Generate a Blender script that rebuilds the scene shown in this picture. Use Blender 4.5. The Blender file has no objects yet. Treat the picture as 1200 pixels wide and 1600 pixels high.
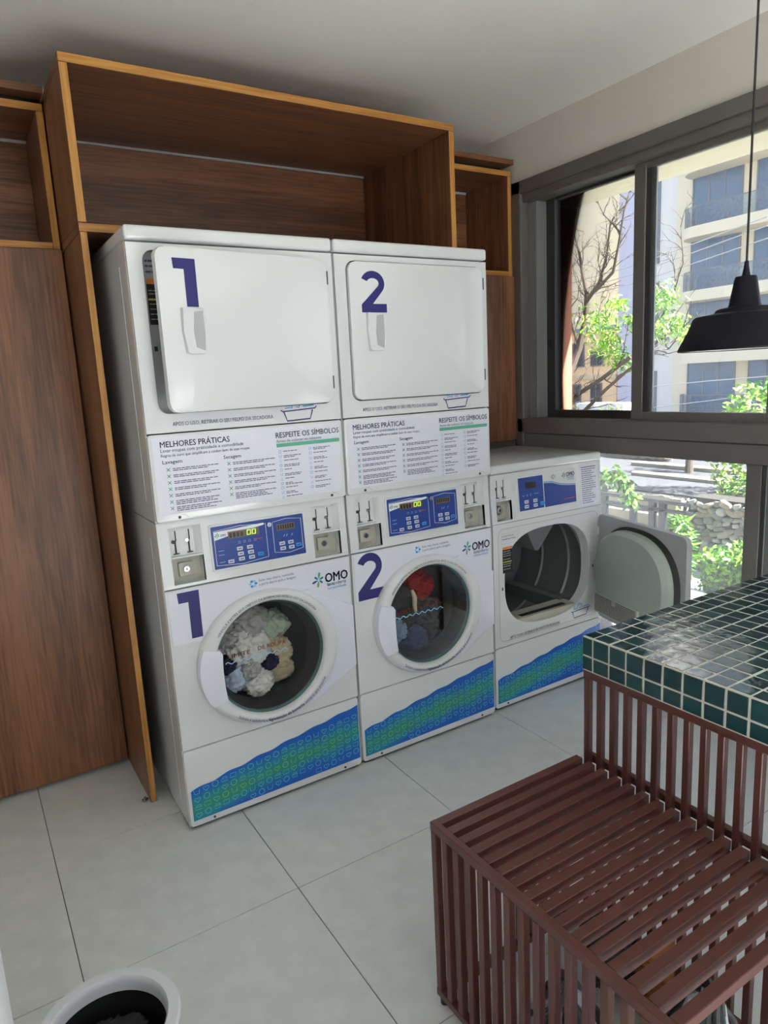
import bpy, bmesh, math, random
from mathutils import Vector, Matrix, noise
sc = bpy.context.scene
COL = sc.collection
PI = math.pi
def R_(d): return d * PI / 180

# ------------------------------------------------------------------ camera
cam_d = bpy.data.cameras.new('camera'); cam = bpy.data.objects.new('camera', cam_d); COL.objects.link(cam)
CAM = Vector((-0.5093, -2.2006, 1.4954)); FPX = 1079.13
def cam_axes(yaw, pitch, roll):
    f = Vector((math.sin(yaw)*math.cos(pitch), math.cos(yaw)*math.cos(pitch), -math.sin(pitch)))
    r = Vector((math.cos(yaw), -math.sin(yaw), 0)); u = r.cross(f)
    return (r*math.cos(roll)+u*math.sin(roll), u*math.cos(roll)-r*math.sin(roll), f)
CR, CU, CF = cam_axes(0.5515, 0.1877, -0.0513)
cam.matrix_world = Matrix(((CR.x, CU.x, -CF.x, CAM.x), (CR.y, CU.y, -CF.y, CAM.y), (CR.z, CU.z, -CF.z, CAM.z), (0, 0, 0, 1)))
cam_d.sensor_fit = 'HORIZONTAL'; cam_d.sensor_width = 36; cam_d.lens = 36*FPX/1200
cam_d.clip_start = .05; cam_d.clip_end = 300
sc.camera = cam
def far(px, py, X):
    """world point at distance plane X seen in the photograph at px, py (used for laying out the street)"""
    d = CF + CR*((px-600)/FPX) - CU*((py-800)/FPX)
    return CAM + d*((X-CAM.x)/d.x)

# ------------------------------------------------------------------ world, sun, exposure
w = bpy.data.worlds.new('sky'); sc.world = w; w.use_nodes = True
nt = w.node_tree; bg = nt.nodes['Background']
tc = nt.nodes.new('ShaderNodeTexCoord'); sx = nt.nodes.new('ShaderNodeSeparateXYZ'); rp = nt.nodes.new('ShaderNodeValToRGB')
nt.links.new(tc.outputs['Generated'], sx.inputs[0]); nt.links.new(sx.outputs['Z'], rp.inputs[0]); nt.links.new(rp.outputs[0], bg.inputs['Color'])
rp.color_ramp.elements[0].position = 0.0; rp.color_ramp.elements[0].color = (.86, .93, 1, 1)
rp.color_ramp.elements[1].position = 0.9; rp.color_ramp.elements[1].color = (.42, .62, 1, 1)
bg.inputs['Strength'].default_value = .8
sun_d = bpy.data.lights.new('sun', 'SUN'); sun = bpy.data.objects.new('sun', sun_d); COL.objects.link(sun)
sun_d.energy = 22; sun_d.angle = R_(.6); sun_d.color = (1, .98, .95)
sun.rotation_euler = Vector((-.25, .68, -.69)).to_track_quat('-Z', 'Y').to_euler(); sun.location = (12, -14, 22)
sc.view_settings.view_transform = 'Standard'; sc.view_settings.look = 'None'
sc.view_settings.gamma = 1; sc.view_settings.use_curve_mapping = False
sc.view_settings.exposure = 1.15
sc.cycles.max_bounces = 10; sc.cycles.diffuse_bounces = 6; sc.cycles.transparent_max_bounces = 16
sc.cycles.caustics_reflective = False; sc.cycles.caustics_refractive = False
sc.cycles.sample_clamp_indirect = 6

# ------------------------------------------------------------------ materials
def srgb(r, g, b):
    f = lambda c: (c/255/12.92) if c/255 <= .04045 else ((c/255+.055)/1.055)**2.4
    return (f(r), f(g), f(b), 1)
MATS = {}
def mat(name, col, rough=.5, metal=0, var=0, scale=20, bump=0, emit=0, spec=.5, coat=0):
    if name in MATS: return MATS[name]
    m = bpy.data.materials.new(name); m.use_nodes = True; MATS[name] = m
    n = m.node_tree.nodes; l = m.node_tree.links; b = n['Principled BSDF']
    c = srgb(*col)
    b.inputs['Base Color'].default_value = c; b.inputs['Roughness'].default_value = rough
    b.inputs['Metallic'].default_value = metal; b.inputs['Specular IOR Level'].default_value = spec
    b.inputs['Coat Weight'].default_value = coat
    if emit:
        b.inputs['Emission Color'].default_value = c; b.inputs['Emission Strength'].default_value = emit
    if var or bump:
        t = n.new('ShaderNodeTexCoord'); nz = n.new('ShaderNodeTexNoise'); nz.inputs['Scale'].default_value = scale
        nz.inputs['Detail'].default_value = 6; l.new(t.outputs['Object'], nz.inputs['Vector'])
        if var:
            r = n.new('ShaderNodeValToRGB'); l.new(nz.outputs['Fac'], r.inputs[0]); l.new(r.outputs[0], b.inputs['Base Color'])
            r.color_ramp.elements[0].position = .3; r.color_ramp.elements[1].position = .7
            r.color_ramp.elements[0].color = [x*(1-var) for x in c[:3]]+[1]; r.color_ramp.elements[1].color = [min(1, x*(1+var)) for x in c[:3]]+[1]
        if bump:
            bp = n.new('ShaderNodeBump'); bp.inputs['Strength'].default_value = bump; bp.inputs['Distance'].default_value = .002
            l.new(nz.outputs['Fac'], bp.inputs['Height']); l.new(bp.outputs[0], b.inputs['Normal'])
    return m
def wood(name, dark, lite, axis, rough=.38, k=1.0):
    m = bpy.data.materials.new(name); m.use_nodes = True; MATS[name] = m
    n = m.node_tree.nodes; l = m.node_tree.links; b = n['Principled BSDF']; b.inputs['Roughness'].default_value = rough
    t = n.new('ShaderNodeTexCoord'); mp = n.new('ShaderNodeMapping'); l.new(t.outputs['Object'], mp.inputs[0])
    s = [1, 1, 1]; s['xyz'.index(axis)] = .045
    mp.inputs['Scale'].default_value = [q*k for q in s]
    a = n.new('ShaderNodeTexNoise'); a.inputs['Scale'].default_value = 11; a.inputs['Detail'].default_value = 5; a.inputs['Distortion'].default_value = .6
    f = n.new('ShaderNodeTexNoise'); f.inputs['Scale'].default_value = 110; f.inputs['Detail'].default_value = 3
    l.new(mp.outputs[0], a.inputs['Vector']); l.new(mp.outputs[0], f.inputs['Vector'])
    mx = n.new('ShaderNodeMath'); mx.operation = 'MULTIPLY_ADD'; mx.inputs[1].default_value = .48
    l.new(f.outputs['Fac'], mx.inputs[0]); 
    m2 = n.new('ShaderNodeMath'); m2.operation = 'MULTIPLY'; m2.inputs[1].default_value = .52; l.new(a.outputs['Fac'], m2.inputs[0]); l.new(m2.outputs[0], mx.inputs[2])
    r = n.new('ShaderNodeValToRGB'); l.new(mx.outputs[0], r.inputs[0]); l.new(r.outputs[0], b.inputs['Base Color'])
    r.color_ramp.elements[0].position = .38; r.color_ramp.elements[0].color = srgb(*dark)
    r.color_ramp.elements[1].position = .61; r.color_ramp.elements[1].color = srgb(*lite)
    bp = n.new('ShaderNodeBump'); bp.inputs['Strength'].default_value = .12; bp.inputs['Distance'].default_value = .001
    l.new(mx.outputs[0], bp.inputs['Height']); l.new(bp.outputs[0], b.inputs['Normal'])
    return m
WV = wood('walnut_upright', (92, 58, 39), (146, 98, 68), 'z'); WH = wood('walnut_level', (92, 58, 39), (146, 98, 68), 'x'); WY = wood('walnut_deep', (92, 58, 39), (146, 98, 68), 'y')
EV = wood('edge_upright', (162, 106, 46), (206, 150, 76), 'z'); EH = wood('edge_level', (162, 106, 46), (206, 150, 76), 'x')
WHITE = mat('white_enamel', (224, 227, 230), .2, coat=.5)
WHITE2 = mat('white_plastic', (220, 223, 226), .38)
STICK = mat('white_vinyl', (226, 229, 242), .32)
SEAM = mat('dark_seam', (60, 62, 66), .6)
GREYP = mat('grey_plastic', (176, 178, 182), .45)
BEIGE = mat('beige_metal', (190, 188, 176), .4, var=.05, scale=8)
NAVY = mat('navy_print', (40, 38, 112), .4)
SKYB = mat('sky_blue_print', (58, 148, 214), .4)
GREENP = mat('green_print', (96, 178, 150), .4)
TEAL = mat('teal_print', (52, 150, 130), .4)
INK = mat('violet_ink', (92, 84, 128), .5)
RED = mat('red_print', (214, 74, 58), .5)
WPRINT = mat('white_print', (235, 238, 244), .5)
PALEB = mat('pale_blue_print', (160, 205, 240), .5)
BLUEP = mat('panel_blue', (38, 68, 148), .3)
BTN = mat('button_grey', (205, 212, 222), .4)
BTNB = mat('button_blue', (50, 150, 230), .4)
LCD = mat('lcd_brown', (112, 100, 84), .25)
LCDK = mat('lcd_dark', (48, 40, 40), .25)
LIT = mat('lit_segment', (170, 220, 60), .4, emit=.9)
LITO = mat('lit_amber', (240, 190, 150), .4, emit=.7)
BLACK = mat('black_rubber', (22, 23, 25), .5)
DARKG = mat('dark_plastic', (40, 42, 46), .4)
CHROME = mat('chrome', (200, 202, 205), .2, metal=1)
STEEL = mat('drum_steel', (120, 124, 128), .32, metal=.85, var=.1, scale=6)
DRYG = mat('drum_grey', (128, 132, 136), .42, metal=.25)
GASK = mat('teal_rubber', (76, 112, 112), .4)
ORANGE = mat('orange_print', (222, 140, 82), .5)
YELL = mat('yellow_print', (190, 186, 60), .5)

class MB:
    """collects shapes into one mesh"""
    def __init__(s): s.bm = bmesh.new(); s.mats = []; s.M = Matrix.Identity(4)
    def mi(s, m):
        if m not in s.mats: s.mats.append(m)
        return s.mats.index(m)
    def add(s, vs, fs, m):
        k = s.mi(m); bv = [s.bm.verts.new(s.M @ Vector(v)) for v in vs]; out = []
        for f in fs:
            try: q = s.bm.faces.new([bv[i] for i in f]); q.material_index = k; out.append(q)
            except ValueError: pass
        return out
    def box(s, a, b, m, bev=0, seg=2, faces=None):
        x0, y0, z0 = a; x1, y1, z1 = b
        t = bmesh.new()
        v = [t.verts.new(p) for p in ((x0,y0,z0),(x1,y0,z0),(x1,y1,z0),(x0,y1,z0),(x0,y0,z1),(x1,y0,z1),(x1,y1,z1),(x0,y1,z1))]
        for i, f in enumerate(((0,3,2,1),(4,5,6,7),(0,1,5,4),(1,2,6,5),(2,3,7,6),(3,0,4,7))):
            q = t.faces.new([v[j] for j in f])
            q.material_index = s.mi(faces[i]) if faces and i in faces else s.mi(m)
        if bev: bmesh.ops.bevel(t, geom=t.edges[:], offset=bev, segments=seg, affect='EDGES', profile=.6)
        s.merge(t)
    def merge(s, t):
        t.verts.index_update(); mp = [s.bm.verts.new(s.M @ v.co) for v in t.verts]
        for f in t.faces:
            try: q = s.bm.faces.new([mp[v.index] for v in f.verts]); q.material_index = f.material_index
            except ValueError: pass
        t.free()
    def prism(s, poly, y0, y1, m, bev=0, side=None):
        """polygon in the x-z plane (counter-clockwise seen from the front) from y0 (front) to y1"""
        t = bmesh.new(); n = len(poly)
        a = [t.verts.new((x, y0, z)) for x, z in poly]; b = [t.verts.new((x, y1, z)) for x, z in poly]
        f0 = t.faces.new(a); f1 = t.faces.new(b[::-1])
        for q in (f0, f1): q.material_index = s.mi(m)
        for i in range(n):
            j = (i+1) % n; q = t.faces.new((a[j], a[i], b[i], b[j])); q.material_index = s.mi(side or m)
        if bev:
            ed = [e for e in f0.edges]; bmesh.ops.bevel(t, geom=ed, offset=bev, segments=2, affect='EDGES', profile=.6)
        s.merge(t)
    def flat(s, poly, y, m): s.add([(x, y, z) for x, z in poly], [list(range(len(poly)))], m)
    def quad(s, x0, z0, x1, z1, y, m): s.flat([(x0,z0),(x1,z0),(x1,z1),(x0,z1)], y, m)
    def plate_hole(s, rect, hole, y0, y1, m, depth=None, rim=None, skip=False):
        """rectangular sheet (x0,z0,x1,z1) with a hole given by a list of x,z points; sides turn back to y1, rim of the hole to depth"""
        x0, z0, x1, z1 = rect; cx = sum(p[0] for p in hole)/len(hole); cz = sum(p[1] for p in hole)/len(hole)
        def out(a):
            dx, dz = math.cos(a), math.sin(a)
            tx = ((x1 if dx > 0 else x0)-cx)/dx if abs(dx) > 1e-9 else 1e9
            tz = ((z1 if dz > 0 else z0)-cz)/dz if abs(dz) > 1e-9 else 1e9
            t = min(tx, tz); return (cx+dx*t, cz+dz*t)
        ang = [math.atan2(p[1]-cz, p[0]-cx) for p in hole]
        o = [out(a) for a in ang]
        for c in ((x0,z0),(x1,z0),(x1,z1),(x0,z1)):
            k = min(range(len(o)), key=lambda i: (o[i][0]-c[0])**2+(o[i][1]-c[1])**2); o[k] = c
        n = len(hole); V = []; F = []
        for i in range(n): V += [(hole[i][0], y0, hole[i][1]), (o[i][0], y0, o[i][1]), (o[i][0], y1, o[i][1])]
        for i in range(n):
            j = (i+1) % n; F.append((3*i, 3*i+1, 3*j+1, 3*j)); F.append((3*i+1, 3*i+2, 3*j+2, 3*j+1))
        s.add(V, F, m)
        if depth is not None:
            V = []; F = []
            for p in hole: V += [(p[0], y0, p[1]), (p[0], depth, p[1])]
            for i in range(n): j = (i+1) % n; F.append((2*i, 2*j, 2*j+1, 2*i+1))
            s.add(V, F, rim or m)
    def lathe(s, prof, m, n=48, axis='z', c=(0,0,0), a0=0, a1=2*PI, mats=None, sx=1, sz=1):
        """profile of (radius, height); axis z: height along z, axis y: height along y"""
        full = abs(a1-a0-2*PI) < 1e-6; k = n if full else n+1; V = []; F = []; FM = []
        for i in range(k):
            a = a0+(a1-a0)*i/n
            for r, h in prof:
                V.append((c[0]+r*math.cos(a), c[1]+r*math.sin(a), c[2]+h) if axis == 'z' else (c[0]+r*sx*math.cos(a), c[1]+h, c[2]+r*sz*math.sin(a)))
        P = len(prof)
        for i in range(n):
            j = (i+1) % k
            for q in range(P-1):
                f = (i*P+q, j*P+q, j*P+q+1, i*P+q+1)
                F.append(f if axis == 'z' else f[::-1]); FM.append(mats[q] if mats else m)
        for mm in dict.fromkeys(FM): pass
        bv = [s.bm.verts.new(s.M @ Vector(v)) for v in V]
        for f, mm in zip(F, FM):
            try: q = s.bm.faces.new([bv[i] for i in f]); q.material_index = s.mi(mm)
            except ValueError: pass
    def disc(s, c, r, m, n=24, axis='y', sz=1):
        if axis == 'y': V = [(c[0]+r*math.cos(2*PI*i/n), c[1], c[2]+sz*r*math.sin(2*PI*i/n)) for i in range(n)]
        else: V = [(c[0]+r*math.cos(2*PI*i/n), c[1]+r*math.sin(2*PI*i/n), c[2]) for i in range(n)]
        s.add(V, [list(range(n))], m)
    def cyl(s, c, r, h, m, n=24, axis='z', bev=0):
        p = [(0, 0), (r-bev, 0), (r, bev), (r, h-bev), (r-bev, h), (0, h)] if bev else [(0, 0), (r, 0), (r, h), (0, h)]
        s.lathe([(max(q[0], 1e-5), q[1]) for q in p], m, n, axis, c)
    def tube(s, pts, rad, m, n=8):
        pts = [Vector(p) for p in pts]; rad = rad if isinstance(rad, (list, tuple)) else [rad]*len(pts)
        V = []; F = []; up = None
        for i, p in enumerate(pts):
            d = (pts[min(i+1, len(pts)-1)]-pts[max(i-1, 0)]).normalized()
            if up is None or abs(d.dot(up)) > .99: up = Vector((0,0,1)) if abs(d.z) < .9 else Vector((1,0,0))
            a = d.cross(up).normalized(); b = a.cross(d).normalized(); up = b
            for k in range(n): V.append(p+(a*math.cos(2*PI*k/n)+b*math.sin(2*PI*k/n))*rad[i])
        for i in range(len(pts)-1):
            for k in range(n): F.append((i*n+k, i*n+(k+1) % n, (i+1)*n+(k+1) % n, (i+1)*n+k))
        F.append(tuple(range(n))[::-1]); F.append(tuple((len(pts)-1)*n+k for k in range(n)))
        s.add(V, F, m)
    def ribbon(s, pts, wd, y, m, closed=False):
        """flat printed line in the x-z plane"""
        n = len(pts); V = []; F = []
        for i in range(n):
            a = Vector(pts[(i-1) % n] if closed or i else pts[0]); b = Vector(pts[(i+1) % n] if closed or i < n-1 else pts[-1])
            d = (b-a); d = d.normalized() if d.length else Vector((1, 0)); q = Vector((-d.y, d.x))*wd/2; p = Vector(pts[i])
            V += [(p.x+q.x, y, p.y+q.y), (p.x-q.x, y, p.y-q.y)]
        for i in range(n if closed else n-1): j = (i+1) % n; F.append((2*i, 2*i+1, 2*j+1, 2*j))
        s.add(V, F, m)
    def text(s, body, x, z, size, y, m, width=None, bold=0, align='LEFT', warp=None, rot=0):
        V, F = glyphs(body, 0)
        if not V: return
        if bold:
            B = bold*.6; n0 = len(V); V0, F0 = V, F; V, F = [], []
            for dx, dy in ((-B, 0), (B, 0), (0, B*.7), (0, -B*.7)):
                k0 = len(V); V += [(u+dx, v+dy) for u, v in V0]; F += [tuple(i+k0 for i in f) for f in F0]
        xs = [v[0] for v in V]; w0 = max(xs)-min(xs); k = (width/(w0*size)) if width else 1
        off = -min(xs) if align == 'LEFT' else -(max(xs)+min(xs))/2
        out = []
        for u, v in V:
            a, b = (u+off)*size*k, v*size
            if warp: px, pz = warp(a, b)
            else: px, pz = x+a*math.cos(rot)-b*math.sin(rot), z+a*math.sin(rot)+b*math.cos(rot)
            out.append((px, y, pz))
        s.add(out, F, m)
    def build(s, name, parent=None, smooth=35, loc=None):
        me = bpy.data.meshes.new(name); s.bm.normal_update(); s.bm.to_mesh(me); s.bm.free()
        for m in s.mats: me.materials.append(m)
        if smooth:
            me.shade_smooth(); me.set_sharp_from_angle(angle=R_(smooth))
        o = bpy.data.objects.new(name, me); COL.objects.link(o)
        if parent: o.parent = parent
        if loc: o.location = loc
        return o
GLY = {}
def glyphs(body, bold):
    k = (body, bold)
    if k not in GLY:
        c = bpy.data.curves.new('t', 'FONT'); c.body = body; c.size = 1; c.offset = bold; c.resolution_u = 2
        o = bpy.data.objects.new('t', c); me = bpy.data.meshes.new_from_object(o)
        GLY[k] = ([(v.co.x, v.co.y) for v in me.vertices], [tuple(p.vertices) for p in me.polygons])
        bpy.data.objects.remove(o); bpy.data.meshes.remove(me); bpy.data.curves.remove(c)
    return GLY[k]
def thing(name, label, cat, loc=(0,0,0), rz=0, group=None):
    o = bpy.data.objects.new(name, None); COL.objects.link(o); o.empty_display_size = .05
    o.location = loc; o.rotation_euler = (0, 0, rz); o['label'] = label; o['category'] = cat
    if group: o['group'] = group
    return o
def tag(o, label, cat, group=None):
    o['label'] = label; o['category'] = cat
    if group: o['group'] = group
    return o
def struct(o): o['kind'] = 'structure'; return o
def copy_part(o, parent, loc=None):
    c = o.copy(); COL.objects.link(c); c.parent = parent
    if loc is not None: c.location = loc
    return c

# ------------------------------------------------------------------ room shell
CEIL = 2.69; XR = 2.10; XL = -2.3; YB = 1.0; YF = -4.6
PLASTER = mat('plaster', (216, 211, 203), .75, bump=.15, scale=60)
CEILM = mat('ceiling_paint', (240, 238, 232), .8, bump=.08, scale=40)
GROUT = mat('floor_grout', (92, 82, 70), .9)
TILE = mat('porcelain', (210, 213, 213), .40, var=.06, scale=14, bump=.06)
WALLB = mat('wall_paint', (232, 230, 224), .75)
def wallbox(name, a, b, m, parent=None):
    q = MB(); q.box(a, b, m); o = q.build(name, parent, 0)
    return struct(o) if not parent else o
floor = wallbox('floor', (XL-.2, YF-.2, -.15), (XR+.15, YB+.15, -.004), GROUT)
T = .605; tx, ty = -.4172, .1446
q = MB(); q.box((.0012, .0012, -.004), (T-.0012, T-.0012, 0), TILE, .0008, 1); tile0 = None
for i in range(-4, 5):
    for j in range(-9, 3):
        x, y = tx+i*T, ty+j*T
        if y < YF or x < XL-.6 or x+T > XR+.62 or y < YF-.5 or y+T > YB+.5: continue
        if x+T > XR: continue
        if tile0 is None: tile0 = q.build('tile', floor, 0); tile0.location = (x, y, 0)
        else: copy_part(tile0, floor, (x, y, 0))
x = tx+4*T
q = MB(); q.box((.0012, .0012, -.004), (XR-x, T-.0012, 0), TILE, .0008, 1); t2 = None
for j in range(-8, 2):
    if t2 is None: t2 = q.build('tile', floor, 0); t2.location = (x, ty+j*T, 0)
    else: copy_part(t2, floor, (x, ty+j*T, 0))
wallbox('ceiling', (XL-.2, YF-.2, CEIL), (XR+.2, YB+.15, CEIL+.3), CEILM)
wallbox('wall_back', (XL-.2, YB, -.15), (XR+.2, YB+.15, CEIL), WALLB)
wallbox('wall_left', (XL-.2, YF-.2, -.15), (XL, YB, CEIL), WALLB)
q = MB()
q.box((XR, .615, -.15), (XR+.2, YB, CEIL), PLASTER); q.box((XR, YF-.2, 2.445), (XR+.2, .615, CEIL), PLASTER)
q.box((XR, YF-.2, -.15), (XR+.2, .615, .03), PLASTER)
struct(q.build('wall_right', None, 0))
q = MB()       # wall behind the photographer, with its own window opening that the dryer doors mirror
q.box((XL, YF-.2, -.15), (.3, YF, CEIL), WALLB); q.box((.3, YF-.2, 2.55), (XR+.2, YF, CEIL), WALLB); q.box((.3, YF-.2, -.15), (XR+.2, YF, .08), WALLB)
struct(q.build('wall_front', None, 0))
FR = mat('bronze_aluminium', (118, 113, 110), .45, metal=.3)
FRD = mat('dark_aluminium', (66, 65, 67), .45, metal=.3)
FRL = mat('light_aluminium', (150, 152, 148), .4, metal=.3)
def glassmat(name, haze, tint=(1, 1, 1)):
    m = bpy.data.materials.new(name); m.use_nodes = True; n = m.node_tree.nodes; l = m.node_tree.links; n.clear()
    o = n.new('ShaderNodeOutputMaterial'); tr = n.new('ShaderNodeBsdfTransparent'); gl = n.new('ShaderNodeBsdfGlossy'); gl.inputs['Roughness'].default_value = .02
    tr.inputs['Color'].default_value = (*tint, 1)
    fr = n.new('ShaderNodeFresnel'); fr.inputs['IOR'].default_value = 1.45
    a = n.new('ShaderNodeMixShader'); l.new(fr.outputs[0], a.inputs[0]); l.new(tr.outputs[0], a.inputs[1]); l.new(gl.outputs[0], a.inputs[2])
    if haze:
        d = n.new('ShaderNodeBsdfTranslucent'); d.inputs['Color'].default_value = (.95, .96, 1, 1)
        nz = n.new('ShaderNodeTexNoise'); nz.inputs['Scale'].default_value = 9; nz.inputs['Detail'].default_value = 8
        t = n.new('ShaderNodeTexCoord'); l.new(t.outputs['Object'], nz.inputs['Vector'])
        mr = n.new('ShaderNodeMapRange'); mr.inputs['To Min'].default_value = haze*.5; mr.inputs['To Max'].default_value = haze*1.5; l.new(nz.outputs['Fac'], mr.inputs[0])
        b = n.new('ShaderNodeMixShader'); l.new(mr.outputs[0], b.inputs[0]); l.new(a.outputs[0], b.inputs[1]); l.new(d.outputs[0], b.inputs[2]); a = b
    l.new(a.outputs[0], o.inputs[0]); return m
GL0 = glassmat('clear_glass', 0); GL1 = glassmat('dusty_glass', .05)
win = struct(thing('window_1', 'long dark aluminium window filling the wall beside the dryers', 'window')); del win['category']; del win['label']
def wbar(name, boxes, m=FR, bev=.003):
    q = MB()
    for a, b, *mm in boxes: q.box(a, b, mm[0] if mm else m, bev, 1)
    return q.build(name, win, 30)
YE = -4.4
wbar('jamb', [((2.085, .56, .03), (2.25, .618, 2.445)), ((2.14, .50, 1.26), (2.25, .562, 2.345), FRL), ((2.085, .553, 1.1), (2.10, .562, 2.38)), ((2.14, .53, .03), (2.25, .562, 1.1))])
wbar('head_rail', [((2.085, YE, 2.385), (2.25, .618, 2.445)), ((2.10, YE, 2.345), (2.25, .56, 2.388)), ((2.115, YE, 2.352), (2.12, .5, 2.36), FRL)])
wbar('transom', [((2.085, YE, 1.185), (2.25, .60, 1.262)), ((2.09, YE, 1.105), (2.25, .60, 1.183))])
wbar('sill_rail', [((2.10, YE, .03), (2.25, .60, .09))])
wbar('post', [((2.10, -.735, .09), (2.22, -.672, 1.105)), ((2.10, -.757, .09), (2.22, -.737, 1.105), FRD)])
for y in (-1.95, -3.2): wbar('post', [((2.10, y-.032, .09), (2.22, y+.032, 1.105))])
def sash(ya, yb, xa, m, glass, hi=2.36, rh=.042):
    r = wbar('sash', [((xa, ya-.06, 1.258), (xa+.035, ya, hi), m), ((xa, yb, 1.258), (xa+.035, yb+.06, hi), m), ((xa, yb+.06, hi-rh), (xa+.035, ya-.06, hi), m), ((xa, yb+.06, 1.258), (xa+.035, ya-.06, 1.30), m)])
    q = MB(); q.box((xa+.012, yb+.055, 1.29), (xa+.018, ya-.055, hi-rh+.005), glass); g = q.build('glass', win, 0); g.parent = r
    return r
sash(.487, -.12, 2.195, FRD, GL0, rh=.026)
s2 = sash(-.10, -.78, 2.13, FR, GL1)
q = MB(); q.box((2.135, -.185, 1.275), (2.16, -.16, 2.33), FRD); q.box((2.148, -.20, 1.275), (2.158, -.19, 2.33), FRL); q.build('gasket', win, 0).parent = s2
sash(-.72, -1.9, 2.195, FRD, GL0); sash(-1.9, -3.1, 2.13, FR, GL0); sash(-3.1, -4.35, 2.195, FRD, GL0)
for a, b in ((-.67, .54), (-1.92, -.757), (-3.17, -1.98), (YE, -3.23)):
    q = MB(); q.box((2.155, a, .088), (2.161, b, 1.107), GL1 if a > -2 else GL0); q.build('glass', win, 0)
q = MB(); q.box((2.188, .455, 1.62), (2.196, .475, 1.66), DARKG, .002); q.build('latch', win)

# ------------------------------------------------------------------ walnut cabinets
def board(name, parent, a, b, m, edge=None, grain_edge=EV):
    q = MB(); q.box(a, b, m, .0012, 1, {2: edge} if edge else None); return q.build(name, parent, 0)
cab = thing('overhead_cabinet', 'tall open walnut cabinet niche framing the stacked machines', 'cabinet', (-.075, .257, 0))
W0 = 1.512
board('side_panel', cab, (0, 0, 2.036), (.026, .72, 2.497), WV, EV); board('side_panel', cab, (W0-.026, 0, 1.99), (W0, .72, 2.497), WV, EV)
board('top_panel', cab, (0, 0, 2.497), (W0, .72, 2.525), WH, EH)
board('shelf', cab, (0, 0, 2.008), (W0-.026, .72, 2.035), WH, EH)
board('lower_side_panel', cab, (.002, 0.002, .003), (.024, .72, 2.008), WV, EV)
board('back_panel', cab, (.026, .70, 2.035), (W0-.026, .715, 2.488), WH)
q = MB(); q.box((.026, .694, 2.488), (W0-.026, .72, 2.497), GREYP); q.build('rear_batten', cab, 0)
q = MB(); q.lathe([(.001, 0), (.012, 0), (.012, .006), (.004, .01), (.004, .014)], CHROME, 12, 'z', (-.012, .035, .0)); q.build('foot_glide', cab)
def side_cab(x0, x1, zb, zt, label, doorz):
    t = thing('side_cabinet', label, 'cabinet', (x0, .62, 0)); w = x1-x0; d = .35
    board('side_panel', t, (0, 0, zb), (.024, d, zt-.026), WV, EV); board('side_panel', t, (w-.024, 0, zb), (w, d, zt-.026), WV, EV)
    board('top_panel', t, (0, 0, zt-.026), (w, d, zt), WH, EH); board('shelf', t, (.024, 0, zb), (w-.024, d, zb+.024), WH, EH)
    board('back_panel', t, (.024, d-.015, zb+.024), (w-.024, d, zt-.036), WH)
    q = MB(); q.box((.024, d-.02, zt-.036), (w-.024, d, zt-.026), GREYP); q.build('rear_batten', t, 0)
    board('door', t, (.003, -.018, doorz), (w-.001, .0, zb-.003), WV, None)
    q = MB(); q.box((.004, .004, doorz+.02), (w-.004, .03, zb-.004), BLACK); q.build('carcass', t, 0)
    return t
side_cab(-.70, -.080, 2.016, 2.497, 'walnut cabinet with a full height door, left of the stacked machines', .022)
side_cab(1.443, 2.084, 1.996, 2.505, 'short walnut cabinet between the second stack and the window', 1.147)
for x0, x1, lb in ((-.72, -.0755, 'walnut board lying on top of the cabinet with the full height door'), (1.4385, 2.086, 'walnut board lying on top of the short cabinet by the window')):
    t = thing('cover_board', lb, 'board', (x0, .60, 2.508), 0, 'loose boards on the side cabinets'); w = x1-x0
    board('panel', t, (0, 0, .024), (w, .36, .048), WH, WH)
    q = MB(); q.box((.05, .07, -.0025), (w-.03, .10, .024), BLACK); q.build('gap_shade_spacer', t, 0)  # added black block, its colour paints the shade in the gap under the board
    t.location.z = 2.5075 if x0 > 0 else 2.4995

# ------------------------------------------------------------------ shared machine pieces
W = .683
def oval(cx, cz, rx, rz, n=64, p=2.0, a0=0):
    out = []
    for i in range(n):
        a = a0+2*PI*i/n; c, s_ = math.cos(a), math.sin(a)
        out.append((cx+rx*math.copysign(abs(c)**(2/p), c), cz+rz*math.copysign(abs(s_)**(2/p), s_)))
    return out
def rrect(x0, z0, x1, z1, r, n=6):
    out = []
    for cx, cz, a in ((x1-r, z1-r, 0), (x0+r, z1-r, 90), (x0+r, z0+r, 180), (x1-r, z0+r, 270)):
        for i in range(n+1):
            b = R_(a+90*i/n); out.append((cx+r*math.cos(b), cz+r*math.sin(b)))
    return out
def digit(q, d, x0, z0, x1, z1, y):
    if d == 1: P = [(.48, 0), (1, 0), (1, 1), (0, 1), (.03, .78), (.48, .78)]; q.flat([(x0+a*(x1-x0), z0+b*(z1-z0)) for a, b in P], y, NAVY)
    else:
        cx, cz, ro, ri = .47, .70, .47, .24; Q = []; A = []; B = []
        for i in range(15):
            a = R_(158-i*(158+40)/14); A.append((cx+ro*math.cos(a), cz+.30*math.sin(a)*1.0)); B.append((cx+ri*math.cos(a), cz+.125*math.sin(a)))
        A += [(.45, .21), (1, .21), (1, 0), (0, 0), (0, .19)]
        P = A+B[::-1]
        q.flat([(x0+a*(x1-x0), z0+b*(z1-z0)) for a, b in P][::-1], y, NAVY)
ARM = [(0, (52, 150, 130)), (1, (90, 178, 120)), (2, (44, 128, 178)), (3, (40, 84, 160)), (4, (120, 180, 90)), (5, (60, 140, 200))]
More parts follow.
